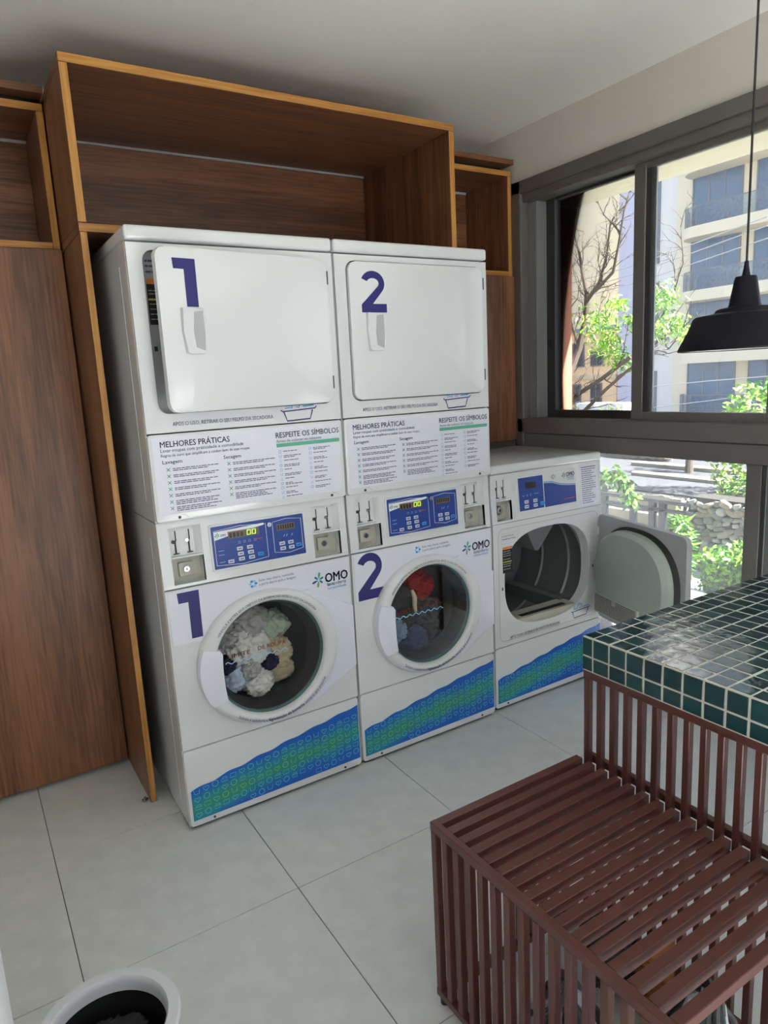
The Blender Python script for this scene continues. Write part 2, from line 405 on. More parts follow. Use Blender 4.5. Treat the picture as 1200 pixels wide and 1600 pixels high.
def splash(q, cx, cz, r, y):
    for k, c in ARM:
        m = mat('logo_arm_%s' % 'abcdef'[k], c, .4); a = R_(20+60*k); L = r*(1.15 if k in (1, 3, 4) else .85); P = []
        for i in range(10):
            b = 2*PI*i/10; u = L*.56+L*.44*math.cos(b); v = (.07+.13*(u/L))*r*math.sin(b)*1.15; P.append((cx+u*math.cos(a)-v*math.sin(a), cz+u*math.sin(a)+v*math.cos(a)))
        q.flat(P, y-.00005*k, m)
def logo(q, x0, z0, w, y, sub=True):
    """star splash and three bold letters, two small blue lines under them"""
    h = w*.40
    splash(q, x0+.17*w, z0+h*.55, .165*w, y)
    q.text('OMO', x0+.34*w, z0+h*.30, h*.80, y-.0004, NAVY, .64*w, .045)
    if sub:
        q.text('lavanderia', x0+.40*w, z0+h*.04, h*.34, y, SKYB, .52*w, .01); q.text('compartilhada', x0+.40*w, z0-h*.18, h*.24, y, SKYB, .52*w)
def micro(q, x, z, w, h, y, m, rnd):
    """one line of print too small to read: word-long strokes"""
    a = x
    while a < x+w-.004:
        L = min(rnd.uniform(.006, .02), x+w-a); q.quad(a, z, a+L, z+h, y, m); a += L+.0022
def tick(q, x, z, r, y, m):
    q.ribbon([(x-r, z+r), (x, z), (x+r, z-r)], r*.4, y, m); q.ribbon([(x-r, z-r), (x, z), (x+r, z+r)], r*.4, y-.0001, m)
def boat(q, x, z, w, y):
    q.ribbon([(x, z+.34*w), (x+.05*w, z+.30*w), (x+.95*w, z+.34*w), (x+w, z+.39*w)], .03*w, y, NAVY)
    q.ribbon([(x+.08*w, z+.29*w), (x+.16*w, z+.06*w), (x+.80*w, z+.08*w), (x+.88*w, z+.31*w)], .035*w, y, NAVY)
    q.ribbon([(x+.30*w, z+.36*w), (x+.34*w, z+.50*w), (x+.46*w, z+.58*w), (x+.54*w, z+.50*w), (x+.50*w, z+.38*w), (x+.42*w, z+.40*w)], .025*w, y, SKYB)
    for k in range(3): q.ribbon([(x+.12*w, z+(.38+.05*k)*w), (x+(.28-.03*k)*w, z+(.39+.05*k)*w)], .022*w, y, SKYB)
    q.ribbon([(x+.62*w, z+.40*w), (x+.92*w, z+.42*w)], .03*w, y, SKYB)
def heart(cx, cz, r): return [(cx+r*.062*16*math.sin(t)**3, cz+r*.06*(13*math.cos(t)-5*math.cos(2*t)-2*math.cos(3*t)-math.cos(4*t))) for t in [2*PI*i/20 for i in range(20)]]
def wave_top(u): return .118*u**.93+.0035*math.sin(u*38)*(1-.4*u)
def wavemat():
    m = bpy.data.materials.new('wave_print'); m.use_nodes = True; n = m.node_tree.nodes; l = m.node_tree.links; b = n['Principled BSDF']; b.inputs['Roughness'].default_value = .35
    t = n.new('ShaderNodeTexCoord'); mp = n.new('ShaderNodeMapping'); l.new(t.outputs['Object'], mp.inputs[0])
    nz = n.new('ShaderNodeTexNoise'); nz.inputs['Scale'].default_value = 7; nz.inputs['Detail'].default_value = 2; l.new(mp.outputs[0], nz.inputs['Vector'])
    s = n.new('ShaderNodeSeparateXYZ'); l.new(mp.outputs[0], s.inputs[0])
    # green band that climbs with the wave
    def ma(op, a, v):
        q = n.new('ShaderNodeMath'); q.operation = op
        for i, z in enumerate((a, v)):
            if isinstance(z, (int, float)): q.inputs[i].default_value = z
            else: l.new(z, q.inputs[i])
        return q.outputs[0]
    line = ma('SUBTRACT', s.outputs['Z'], ma('MULTIPLY', s.outputs['X'], .13))
    d = ma('ABSOLUTE', ma('SUBTRACT', line, .075), 0)
    f = ma('ADD', ma('MULTIPLY', d, 14), ma('MULTIPLY', ma('SUBTRACT', nz.outputs['Fac'], .5), 1.3))
    r = n.new('ShaderNodeValToRGB'); l.new(f, r.inputs[0]); l.new(r.outputs[0], b.inputs['Base Color'])
    e = r.color_ramp.elements; e[0].position = .05; e[0].color = srgb(52, 150, 118); e[1].position = .95; e[1].color = srgb(20, 98, 196)
    k = e.new(.45); k.color = srgb(30, 138, 170)
    return m
WAVE = wavemat(); ICON = mat('icon_outline', (112, 205, 215), .4); ICONG = mat('icon_outline_green', (136, 205, 130), .4)
def wave_sticker(parent, x0, x1, zb, zt0):
    q = MB(); n = 60; P = [(x0, zb), (x1, zb+.008)]
    for i in range(n+1): u = 1-i/n; P.append((x0+(x1-x0)*u, zt0+wave_top(u)))
    q.flat(P, -.0011, WAVE); st = q.build('wave_sticker', parent, 0)
    q = MB(); rnd = random.Random(5); row = 0; pz = .0290; px = .0330
    for r in range(-8, 14):
        for c in range(24):
            x = x0+.02+c*px; z = zb+.018+r*pz+(c*px)*.13*1.0
            u = (x-x0)/(x1-x0)
            if x > x1-.012 or z < zb+.012+.008*u or z > zt0+wave_top(u)-.012: continue
            k = (c+2*r) % 7
            g = .0106; m = ICONG if abs(z-.075-.13*x) < .035 and rnd.random() < .6 else ICON
            if k in (0, 4): q.ribbon(heart(x, z, g), .0018, -.0014, m, True)
            elif k in (1, 5): q.ribbon(oval(x, z, g, g, 16), .002, -.0014, m, True)
            elif k in (2,): q.ribbon([(x-g, z-.7*g), (x+g, z-.7*g), (x+g*1.1, z+.2*g), (x-g, z+.2*g)], .0018, -.0014, m, True); q.ribbon([(x-.6*g, z+.2*g), (x-.5*g, z+.8*g), (x+.9*g, z+.8*g), (x+.9*g, z+.2*g)], .0018, -.0014, m)
            elif k == 3: q.ribbon([(x-g, z-.7*g), (x+g, z-.7*g), (x+g, z+.7*g), (x-g, z+.7*g)], .0018, -.0014, m, True)
            elif k == 6: q.ribbon([(x-g, z+.8*g), (x-.7*g, z-.7*g), (x+.7*g, z-.7*g), (x+g, z+.8*g)], .0018, -.0014, m)
    o = q.build('icon_print', parent, 0); o.parent = st; o['kind'] = 'stuff'
    return st
def coin_unit(parent, x0, x1, v0, v1, M, style=0):
    q = MB(); q.M = M; vm = v0+(v1-v0)*.49
    d = .045
    q.box((x0, .014, vm), (x1-.022, .018, v1+.004), WHITE2)                          # slide plate
    q.add([(x1-.022, .016, vm), (x1, .0, vm), (x1, .0, v1), (x1-.022, .016, v1)], [(0, 1, 2, 3)], WHITE2)
    q.box((x0, -.001, vm-.006), (x1, .03, vm), WHITE2, .0015)                         # ledge
    q.box((x0, d, v0), (x1, d+.004, vm-.004), BEIGE)
    for xa, xb in ((x0-.003, x0), (x1, x1+.003)): q.box((xa, .001, v0), (xb, d, v1), WHITE2)
    q.box((x0, .001, v0-.003), (x1, d, v0), WHITE2); q.box((x0, .012, v1), (x1, .03, v1+.003), WHITE2)
    q.box((x0, .03, vm-.006), (x1, d, vm-.003), WHITE2)
    u = q.build('coin_unit', parent, 0); wd = x1-x0
    for k in (0, 1):
        q = MB(); q.M = M; xs = x0+wd*(.20+.42*k); zs = vm+.010; h = v1-vm-.022
        q.quad(xs-.0028, zs, xs+.003, zs+h*.52, .0135, BLACK); q.quad(xs+.0015, zs+h*.56, xs+.0055, zs+h, .0135, BLACK)
        q.add([(xs-.0028, .0134, zs+h*.5), (xs+.003, .0134, zs+h*.46), (xs+.0055, .0134, zs+h*.6), (xs+.0015, .0134, zs+h*.62)], [(0, 1, 2, 3)], BLACK)
        q.cyl((xs-.006, .0105, zs+h*.52), .0062, .003, CHROME if k else DARKG, 14, 'y'); q.box((xs-.009, .008, zs-.003), (xs+.010, .0135, zs), DARKG, .001)
        q.build('coin_slot', u, 30)
    q = MB(); q.M = M
    if style == 0:
        cx, cz = x0+wd*.50, v0+(vm-v0)*.46
        q.box((cx-.024, d-.012, cz-.023), (cx+.024, d, cz+.023), BEIGE, .002); q.cyl((cx, d-.018, cz), .0105, .008, CHROME, 20, 'y', .001); q.box((cx-.0016, d-.0185, cz-.004), (cx+.0016, d-.017, cz+.004), BLACK)
    else:
        cx, cz = x0+wd*.30, v0+(vm-v0)*.50
        q.box((x0+.002, d-.016, v0+.004), (x0+wd*.62, d, vm-.008), BEIGE, .002); q.cyl((cx, d-.03, cz), .021, .016, STEEL, 24, 'y', .002); q.cyl((cx, d-.038, cz), .014, .010, CHROME, 20, 'y', .002); q.box((cx-.003, d-.0385, cz-.006), (cx+.003, d-.037, cz+.006), BLACK)
    q.build('lock', u, 30)
    return u
def control_plate(parent, M, cuts, h, wd=W):
    q = MB(); q.M = M; x = .0; v0, v1 = .010, .198
    q.box((.001, 0, 0), (wd-.001, .02, v0), WHITE); q.box((.001, 0, v1), (wd-.001, .012, h), WHITE)
    for a, b in cuts+[(wd-.001, None)]:
        q.box((max(x, .001), 0, v0), (a, .014, v1), WHITE); x = b
    return q.build('control_panel', parent, 0)
def buttons(parent, M, spots, m=BTN, s=(.021, .0125)):
    for x, v in spots:
        q = MB(); q.M = M; q.box((x-s[0]/2, -.0062, v-s[1]/2), (x+s[0]/2, -.003, v+s[1]/2), m, .001, 1); q.quad(x-s[0]*.3, v-.0015, x+s[0]*.3, v+.0015, -.0064, BLUEP); q.build('button', parent, 0)

# ------------------------------------------------------------------ stacked washer and dryer
def sheet_shell(parent, name, z0, z1, d=.58, x0=.0, y0=.012, floor_=True):
    q = MB()
    q.box((0, y0, z0), (.004, d, z1), WHITE, .001, 1); q.box((W-.004, y0, z0), (W, d, z1), WHITE, .001, 1)
    q.box((.004, d-.004, z0), (W-.004, d, z1), WHITE); q.box((.004, y0+.02, z0), (W-.004, d, z0+.004), WHITE); q.box((.004, y0+.05, z1-.004), (W-.004, d, z1), WHITE)
    q.box((-.0012, .10, z0+.06), (.0, .104, z1-.06), WHITE)
    return q.build(name, parent, 0)
CT = Matrix.Translation((0, .002, .8665)) @ Matrix.Rotation(R_(-3.6), 4, 'X')
CX, CZ = .337, .562
def washer_front(t, num):
    # kick panel
    q = MB(); q.prism(rrect(.001, .014, W-.001, .2965, .012, 4), 0, .02, WHITE, .004); k = q.build('kick_panel', t)
    wave_sticker(k, .012, W-.006, .036, .148)
    for x in (.085, W-.075):
        q = MB(); q.cyl((x, -.002, .026), .0045, .004, SEAM, 12, 'y'); q.build('screw', t)
    # front sheet with the loading hole
    q = MB(); hole = oval(CX, CZ, .205, .205, 96)
    q.plate_hole((.001, .3015, W-.001, .8615), hole, 0, .02, WHITE, .055, GREYP); f = q.build('front_panel', t)
    q = MB(); arc = [(CX+.235*math.cos(R_(a)), CZ+.235*math.sin(R_(a))) for a in range(152, 27, -5)]
    q.flat([(.010, .676)]+arc+[(W-.008, .676), (W-.008, .858), (.010, .858)], -.0008, STICK); v = q.build('vinyl', t, 0)
    q = MB()
    if num == 1: digit(q, 1, .038, .688, .110, .850, -.0014)
    else: digit(q, 2, .020, .676, .138, .858, -.0014)
    q.build('number', t, 0).parent = v; q = MB(); logo(q, .524, .762, .150, -.0014); q.build('logo', t, 0).parent = v; q = MB()
    q.text('Evite mau cheiro, mantenha', .322, .834, .0135, -.0014, INK, .132); q.text('a porta aberta após a lavagem', .322, .820, .0135, -.0014, INK, .138)
    for k in range(6): q.flat(oval(.300+.010*math.cos(k*1.05), .831+.010*math.sin(k*1.05), .0055, .0045, 10), -.0014-.0001*k, PALEB if k % 2 else SKYB)
    o = q.build('lettering', t, 0); o.parent = v; o['kind'] = 'stuff'
    # door
    q = MB()
    tang = [(W-.006, .436), (W-.006, .672), (.47, .79)]+[(CX+.255*math.cos(R_(a)), CZ+.236*math.sin(R_(a))) for a in range(60, 302, 6)]
    hole2 = oval(CX, CZ, .203, .203, 96)
    # hinge side cover
    P = [(CX+.225*math.cos(R_(a)), CZ+.225*math.sin(R_(a))) for a in range(-62, 63, 4)]+[(.50, .772), (W-.005, .674), (W-.005, .438), (.50, .345)]
    q.prism(P[::1] if False else P[::-1], -.014, -.001, STICK, .002)
    prof = [(.262, .241, .0), (.263, .242, -.016), (.259, .238, -.027), (.250, .230, -.034), (.238, .224, -.037), (.218, .215, -.037), (.209, .209, -.033), (.204, .204, -.022), (.202, .202, -.008), (.203, .203, .0)]
    n = 96; V = []; F = []
    for i in range(n):
        a = 2*PI*i/n
        for rx, rz, y in prof: V.append((CX+rx*math.cos(a), y, CZ+rz*math.sin(a)))
    P_ = len(prof)
    for i in range(n):
        j = (i+1) % n
        for k in range(P_-1): F.append((i*P_+k, i*P_+k+1, j*P_+k+1, j*P_+k))
    q.add(V, F, WHITE2); door = q.build('washer_door', t, 50)
    q = MB(); q.lathe([(.203, -.020), (.198, -.014), (.196, -.008)], GASK, 96, 'y', (CX, 0, CZ)); q.lathe([(.196, -.008), (.190, .012), (.184, .03), (.178, .06), (.184, .075), (.21, .08)], BLACK, 64, 'y', (CX, 0, CZ)); q.build('door_gasket', door, 60)
    q = MB(); q.lathe([(.194, -.0125), (.0005, -.0125)], GL0, 64, 'y', (CX, 0, CZ)); g = q.build('door_glass', door, 0)
    q = MB()
    P = [(CX+.262*math.cos(R_(a)), CZ+.240*math.sin(R_(a))) for a in range(158, 212, 4)]+[(.163, .452), (.156, .50), (.154, .56), (.158, .622), (.150, .636)]
    q.prism(P, -.044, -.02, STICK, .004); q.build('door_handle', door, 40)
    q = MB(); y = -.0376
    def top(a0, r): return lambda u, v: (CX+(r*1.02+v)*math.cos(a0-u/r), CZ+(r+v)*math.sin(a0-u/r))
    def bot(a0, r): return lambda u, v: (CX+(r*1.03-v)*math.cos(a0+u/r), CZ+(r-v)*math.sin(a0+u/r))
    q.text('VERIFIQUE E RETIRE SEUS OBJETOS DA BORRACHA APÓS O USO DA LAVADORA', 0, 0, .0125, y, INK, .41, .006, warp=top(R_(147), .2165))
    q.text('Solicite à zeladoria a ', 0, 0, .016, y, NAVY, .112, 0, warp=bot(R_(232), .231)); q.text('higienização da borracha', 0, 0, .016, y, NAVY, .142, .03, warp=bot(R_(261), .231)); q.text('sempre que possível', 0, 0, .016, y, NAVY, .116, 0, warp=bot(R_(297.5), .231))
    o = q.build('ring_lettering', door, 0); o['kind'] = 'stuff'
    q = MB(); q.text('LIMITE', .182, .590, .021, -.0132, RED, .082, .012); q.text('DE ROUPA', .292, .594, .021, -.0132, RED, .105, .012)
    q.ribbon([(.172+i*.006, .574+.0045*math.sin(i*1.25)) for i in range(40)], .0035, -.0132, PALEB); q.build('fill_mark', door, 0)
    # drum
    q = MB(); q.lathe([(.215, .058), (.245, .075), (.245, .46), (.001, .48)], STEEL, 64, 'y', (CX, 0, CZ))
    dr = q.build('drum', t)
    for a in (70, 190, 310):
        q = MB(); q.M = Matrix.Translation((CX, 0, CZ)) @ Matrix.Rotation(R_(a), 4, 'Y'); q.box((.19, .10, -.02), (.243, .44, .02), STEEL, .01); q.build('drum_baffle', dr)
def stack_panel(t):
    M = CT
    cuts = [(.036, .142), (.545, .655)]
    control_plate(t, M, cuts, .219)
    for a, b in cuts: coin_unit(t, a, b, .010, .198, M)
    q = MB(); q.M = M
    q.prism(rrect(.166, .030, .516, .188, .006, 3), -.003, .0, WHITE2, .0015); q.prism(rrect(.173, .037, .509, .181, .003, 2), -.0036, -.003, BLUEP)
    X = lambda f: .175+f*.330
    V = lambda f: .178-f*.138
    y = -.0040
    for a, b, c, d in ((.02, .58, .09, .97), (.655, .985, .09, .90)): q.ribbon([(X(a), V(c)), (X((a+b)/2), V(c-.05)), (X(b), V(c)), (X(b), V(d-.04)), (X((a+b)/2), V(d+.02)), (X(a), V(d-.04))], .0018, y, WPRINT, True)
    q.flat([(X(.02), V(.32)), (X(.17), V(.25)), (X(.5), V(.13)), (X(.56), V(.11)), (X(.56), V(.06)), (X(.02), V(.11))], y-.0001, WPRINT)
    q.quad(X(.165), V(.33), X(.50), V(.15), y-.0003, LCD); q.quad(X(.70), V(.33), X(.91), V(.16), y-.0003, LCD)
    for k in range(7): q.quad(X(.715+.027*k), V(.30), X(.731+.027*k), V(.19), y-.0004, LCDK)
    for k in range(4): q.quad(X(.18+.04*k), V(.30), X(.205+.04*k), V(.19), y-.0004, LCDK)
    for k, f in enumerate((.37, .425)):      # two lit zeros
        q.ribbon([(X(f), V(.29)), (X(f+.036), V(.29)), (X(f+.040), V(.18)), (X(f+.004), V(.18))], .0028, y-.0006, LIT, True)
    for f in (.27, .325, .38, .44): q.ribbon([(X(f), V(.47)), (X(f+.02), V(.47)), (X(f+.02), V(.42)), (X(f), V(.42))], .0012, y-.0001, PALEB, True)
    for f in (.77, .80, .86): q.ribbon([(X(f), V(.50)), (X(f+.016), V(.44))], .002, y-.0001, PALEB)
    q.quad(X(.44), V(.44), X(.53), V(.42), y-.0002, RED)
    for v in (.58, .68, .86): q.quad(X(.05), V(v+.012), X(.11), V(v), y-.0002, PALEB)
    splash(q, X(.055), V(.20), .009, y-.0006); q.text('OMO', X(.085), V(.24), .011, y-.0006, NAVY, .02, .04)
    p = q.build('control_display', t, 0)
    buttons(p, M, [(X(a), V(b)) for a, b in ((.275, .60), (.385, .60), (.28, .73), (.39, .73), (.285, .86), (.395, .86), (.17, .88), (.745, .66), (.845, .66), (.75, .79), (.85, .79))])
    buttons(p, M, [(X(.495), V(.82)), (X(.935), V(.76))], BTNB)
    q = MB(); q.M = M; q.cyl((X(.615), -.012, V(.13)), .0082, .010, CHROME, 18, 'y', .001); q.box((X(.615)-.001, -.0125, V(.13)-.003), (X(.615)+.001, -.0115, V(.13)+.003), BLACK); q.build('key_lock', p, 40)
def label_panel(t):
    q = MB(); q.prism(rrect(.001, 1.088, W-.001, 1.3655, .01, 4), -.004, .02, WHITE, .004); pn = q.build('lower_dryer_panel', t)
    y = -.0048
    q = MB(); q.quad(.012, 1.112, W-.012, 1.358, y, STICK); st = q.build('instruction_label', t, 0)
    q = MB(); y -= .0006; rnd = random.Random(3)
    q.text('MELHORES PRÁTICAS', .036, 1.325, .026, y, NAVY, .226, .018)
    q.text('Lavar roupas com praticidade e comodidade', .036, 1.3095, .0150, y, SKYB, .272, .008); q.text('Regras de ouro que simplificam e cuidam bem de suas roupas', .036, 1.2945, .0130, y, INK, .292, .002)
    q.text('Lavagem', .038, 1.273, .0160, y, NAVY, .062, .016); q.text('Secagem', .236, 1.270, .0160, y, NAVY, .060, .016)
    zz = 1.254
    for k in range(7):
        z = zz-k*.0206; tick(q, .054, z, .0052, y, TEAL)
        for j in range(3 if k > 4 else 2): micro(q, .068, z+.001-j*.0056, .148 if j == 0 else .09+.05*rnd.random(), .0027, y, INK, rnd)
    for k in range(6):
        z = zz-.001-k*.0206; tick(q, .252, z, .0052, y, TEAL)
        for j in range(4 if k == 5 else 2): micro(q, .266, z+.001-j*.0056, .150 if j == 0 else .09+.05*rnd.random(), .0027, y, INK, rnd)
    q.text('RESPEITE OS SÍMBOLOS', .425, 1.322, .0262, y, NAVY, .243, .018); q.text('Antes de colocar na máquina', .425, 1.306, .0145, y, SKYB, .172, .008)
    q.quad(.425, 1.290, .668, 1.3025, y, GREENP)
    for c, (xx, nn, z1) in enumerate(((.436, 11, 1.274), (.550, 9, 1.276))):
        for k in range(nn):
            z = z1-k*(.0156 if c == 0 else .0170); s = .0042; sh = (k*3+c) % 4
            if sh == 0: q.ribbon([(xx-s, z-s), (xx+s, z-s), (xx+s, z+s), (xx-s, z+s)], .0014, y, SKYB, True)
            elif sh == 1: q.ribbon(oval(xx, z, s, s, 12), .0014, y, SKYB, True)
            elif sh == 2: q.ribbon([(xx-s, z-s), (xx+s, z-s), (xx, z+s)], .0014, y, SKYB, True)
            else: q.ribbon([(xx-s, z+s), (xx-.6*s, z-s), (xx+.6*s, z-s), (xx+s, z+s)], .0014, y, SKYB)
            for j in range(1+(k+c) % 2): micro(q, xx+.012, z-.0005-j*.0052, rnd.uniform(.03, .07), .0026, y, INK, rnd)
    o = q.build('lettering', st, 0); o['kind'] = 'stuff'
    for x in (.074, W-.058):
        q = MB(); q.cyl((x, -.0062, 1.099), .0048, .003, SEAM, 12, 'y'); q.ribbon([(x+.004, 1.108), (x+.018, 1.106), (x+.030, 1.096)], .0016, -.0046, GREYP); q.build('screw', t)
def dryer_door(t, num, ajar):
    x0, z0, x1, z1 = .049, 1.431, .653, 1.910
    q = MB(); q.plate_hole((.001, 1.3695, W-.001, 1.934), rrect(x0-.004, z0-.004, x1+.004, z1+.004, .034, 8), -.002, .02, WHITE, .034, GREYP)
    q.quad(x0-.006, z0-.006, x1+.006, z1+.006, .0335, GREYP); f = q.build('dryer_front', t)
    q = MB(); y = -.0028
    q.text('APÓS O USO, RETIRAR O SEU FELPO DA SECADORA', .083, 1.389, .0175, y, SKYB, .34, .012); boat(q, .452, 1.368, .136, y); o = q.build('front_lettering', t, 0); o.parent = f; o['kind'] = 'stuff'
    q = MB(); y = .0328
    q.quad(.058, 1.70, .13, 1.82, y, BLACK); q.quad(.058, 1.82, .13, 1.836, y, ORANGE); q.quad(.06, 1.772, .12, 1.778, y-.0002, YELL)
    rnd = random.Random(1)
    for z in (1.885, 1.87, 1.853): micro(q, .060, z, .05, .006, y, INK, rnd)
    for z in (1.80, 1.79, 1.76, 1.745, 1.73, 1.715): micro(q, .062, z, .05, .003, y-.0002, GREYP, rnd)
    q.build('warning_label', t, 0).parent = f; q = MB(); q.quad(.062, 1.62, .072, 1.635, y, DARKG); q.build('latch_hole', t, 0).parent = f
    q = MB(); hx = x1
    q.prism(rrect(x0-hx, z0, 0, z1, .03, 8), -.016, .006, WHITE, .006)
    q.prism(rrect(x0-hx+.05, z0+.06, -.05, z1-.06, .08, 8), .006, .02, GREYP, .004)
    d = q.build('dryer_door', t); d.location = (hx, 0, 0)
    if ajar: d.rotation_euler = (0, 0, R_(7.8))
    q = MB(); a, b = .099-hx, .171-hx
    if num == 1: digit(q, 1, a, 1.741, b, 1.879, -.0168)
    else: digit(q, 2, .095-hx, 1.737, .200-hx, 1.880, -.0168)
    q.build('door_number', d, 0)
    q = MB(); a, b = .111-hx, .183-hx
    q.M = Matrix.Translation((0, -.016, 0))
    q.prism([(a, 1.737), (a+.006, 1.733), (a+.030, 1.735), (b-.004, 1.735), (b, 1.725), (b-.001, 1.66), (b-.004, 1.61), (b-.010, 1.603), (a+.02, 1.603), (a+.006, 1.606), (a-.001, 1.67)][::-1], -.014, .001, WHITE2, .003)
    q.prism([(a+.036, 1.726), (b-.007, 1.730), (b-.006, 1.66), (b-.010, 1.612), (a+.034, 1.622), (a+.030, 1.67)][::-1], -.0146, -.0135, GREYP)
    q.build('handle', d, 40)
    for z in (1.50, 1.85):
        q = MB(); q.box((hx-.0005, -.017, z-.022), (hx+.004, -.004, z+.022), SEAM); q.build('hinge', t, 0)
    return d
def make_stack(num, x0, y0, label, ajar):
    t = thing('stacked_laundry_machine', label, 'washing machine', (x0, y0, 0), 0, 'stacked washer and dryer units')
    sheet_shell(t, 'washer_cabinet', .014, 1.083); sheet_shell(t, 'dryer_cabinet', 1.0865, 1.937)
    q = MB(); q.box((.012, .012, .005), (W-.012, .57, .02), BLACK)  # black slab paints the shadow gap under the cabinet, joined with the feet
    for x in (.06, W-.06):
        for y in (.06, .52): q.cyl((x, y, 0), .02, .014, BLACK, 14)
    q.build('feet_and_shade_slab', t)
    washer_front(t, num); stack_panel(t); label_panel(t); dryer_door(t, num, ajar)
    q = MB(); q.box((-.001, -.008, 1.9395), (W+.001, .58, 1.983), WHITE, .012, 3); q.build('lid', t)
    return t
X2 = W+.009
make_stack(1, 0, 0, 'stacked washer and dryer bearing a big navy 1, upper door ajar', True)
make_stack(2, X2, .0017, 'stacked washer and dryer bearing a big navy 2, upper door shut', False)

# ------------------------------------------------------------------ single dryer with its door open
X3, Y3 = 1.397, .018
t = thing('tumble_dryer', 'white tumble dryer standing by the window with its round door wide open', 'dryer', (X3, Y3, 0))
q = MB(); d3 = .575
q.box((0, .012, .014), (.004, d3, 1.074), WHITE); q.box((W-.004, .012, .014), (W, d3, 1.074), WHITE); q.box((.004, d3-.004, .014), (W-.004, d3, 1.074), WHITE); q.box((.004, .03, .014), (W-.004, d3, .018), WHITE); q.build('dryer_cabinet', t, 0)
q = MB(); q.box((.012, .012, .005), (W-.012, .565, .02), BLACK)  # black slab painted in for the shade beneath the dryer, beside its feet
for x in (.06, W-.06):
    for y in (.06, .52): q.cyl((x, y, 0), .02, .014, BLACK, 14)
q.build('feet_and_shade_slab', t)
q = MB(); q.box((-.001, .006, 1.0765), (W+.001, d3+.005, 1.1156), WHITE, .012, 3); q.build('lid', t)
q = MB(); q.prism(rrect(.001, .014, W-.001, .2965, .012, 4), 0, .02, WHITE, .004); k = q.build('kick_panel', t); wave_sticker(k, .012, W-.006, .036, .150)
for x in (.07, W-.07):
    q = MB(); q.cyl((x, -.002, .026), .0045, .004, SEAM, 12, 'y'); q.build('screw', t)
OC = (.330, .588)
def doorhole(rx, rz, n=96): return [(OC[0]+(x-OC[0]), OC[1]+(z-OC[1])*(1 if z > OC[1] else .97)) for x, z in oval(OC[0], OC[1], rx, rz, n, 2.7)]
q = MB(); q.plate_hole((.001, .3015, W-.001, .8615), doorhole(.268, .225), 0, .02, WHITE, .05, WHITE2); f = q.build('front_panel', t)
q = MB(); q.ribbon(rrect(.03, .325, .652, .838, .03, 6), .003, -.0006, GREYP, True); q.build('door_outline', t, 0)
q = MB(); y = -.001; rnd = random.Random(2)
q.text('APÓS O USO, RETIRAR O SEU FELPO DA SECADORA', .09, .330, .0165, y, INK, .31, .01); boat(q, .475, .326, .13, y); o = q.build('lettering', t, 0); o.parent = f; o['kind'] = 'stuff'; q = MB()
q.quad(.052, .64, .108, .745, y, BLACK); q.quad(.052, .745, .108, .757, y, ORANGE); q.quad(.054, .687, .104, .692, y-.0002, YELL)
for z in (.735, .725, .715, .70, .678, .668, .655): micro(q, .056, z, .045, .003, y-.0002, GREYP, rnd)
micro(q, .05, .802, .07, .006, y, GREYP, rnd); micro(q, .05, .790, .08, .003, y, INK, rnd); q.ribbon(rrect(.046, .772, .140, .818, .004, 3), .001, y, GREYP, True)
q.build('warning_label', t, 0).parent = f
for x in (.045, .618): q = MB(); q.quad(x, .563, x+.008, .577, y, DARKG); q.build('latch_hole', t, 0).parent = f
q = MB(); q.lathe([(.27, .05), (.30, .055), (.30, .50), (.001, .51)], DRYG, 64, 'y', (OC[0], 0, OC[1]-.01)); dr = q.build('drum', t)
for y in (.16, .34):
    q = MB(); q.lathe([(.30, y-.008), (.292, y), (.30, y+.008)], DRYG, 64, 'y', (OC[0], 0, OC[1]-.01)); q.build('drum_rib', dr)
for a in (-82, 45, 165):
    q = MB(); q.M = Matrix.Translation((OC[0], 0, OC[1]-.01)) @ Matrix.Rotation(R_(a), 4, 'Y')
    P = [(.30, -.15), (.10, -.012), (.10, .012), (.30, .15)] if a < 0 else [(.30, -.05), (.235, -.01), (.235, .01), (.30, .05)]
    q.prism([(x, z) for x, z in P], .09, .47, DRYG, .004); q.build('drum_baffle', dr)
q = MB(); P = [(OC[0]+(.20-.4*i/10)*1.0, OC[1]-.188-.02*math.sin(PI*i/10)) for i in range(11)]
q.prism([(OC[0]-.19, OC[1]-.185), (OC[0]+.19, OC[1]-.185), (OC[0]+.17, OC[1]-.235), (OC[0]-.17, OC[1]-.235)][::-1], .012, .11, BEIGE, .004); q.box((OC[0]-.14, .03, OC[1]-.186), (OC[0]+.14, .055, OC[1]-.183), DARKG); q.build('lint_housing', t)
# control panel
M3 = Matrix.Translation((0, .0015, .8635)) @ Matrix.Rotation(R_(-4.6), 4, 'X')
control_plate(t, M3, [(.030, .118)], .212)
coin_unit(t, .030, .118, .010, .198, M3, 1)
q = MB(); q.M = M3
q.prism(rrect(.150, .030, .520, .192, .006, 3), -.003, .0, WHITE2, .0015)
X = lambda f: .158+f*.354
V = lambda f: .186-f*.150
y = -.0036
q.quad(X(0), V(1), X(.42), V(.02), y, BLUEP); q.flat([(X(.43), V(1)), (X(1), V(1)), (X(1), V(.48)), (X(.86), V(.45)), (X(.72), V(.40)), (X(.58), V(.30)), (X(.43), V(.27))], y, BLUEP)
q.ribbon([(X(.0), V(1)), (X(.43), V(1)), (X(.43), V(0)), (X(0), V(0))], .0025, y-.0001, WPRINT, True); q.ribbon([(X(.43), V(.24)), (X(.58), V(.27)), (X(.72), V(.37)), (X(.86), V(.42)), (X(1), V(.45))], .004, y-.0001, SKYB)
q.quad(X(.12), V(.36), X(.30), V(.17), y-.0002, LCDK)
for f in (.14, .20): q.ribbon(oval(X(f), V(.55), .004, .004, 10), .0012, y-.0002, PALEB, True)
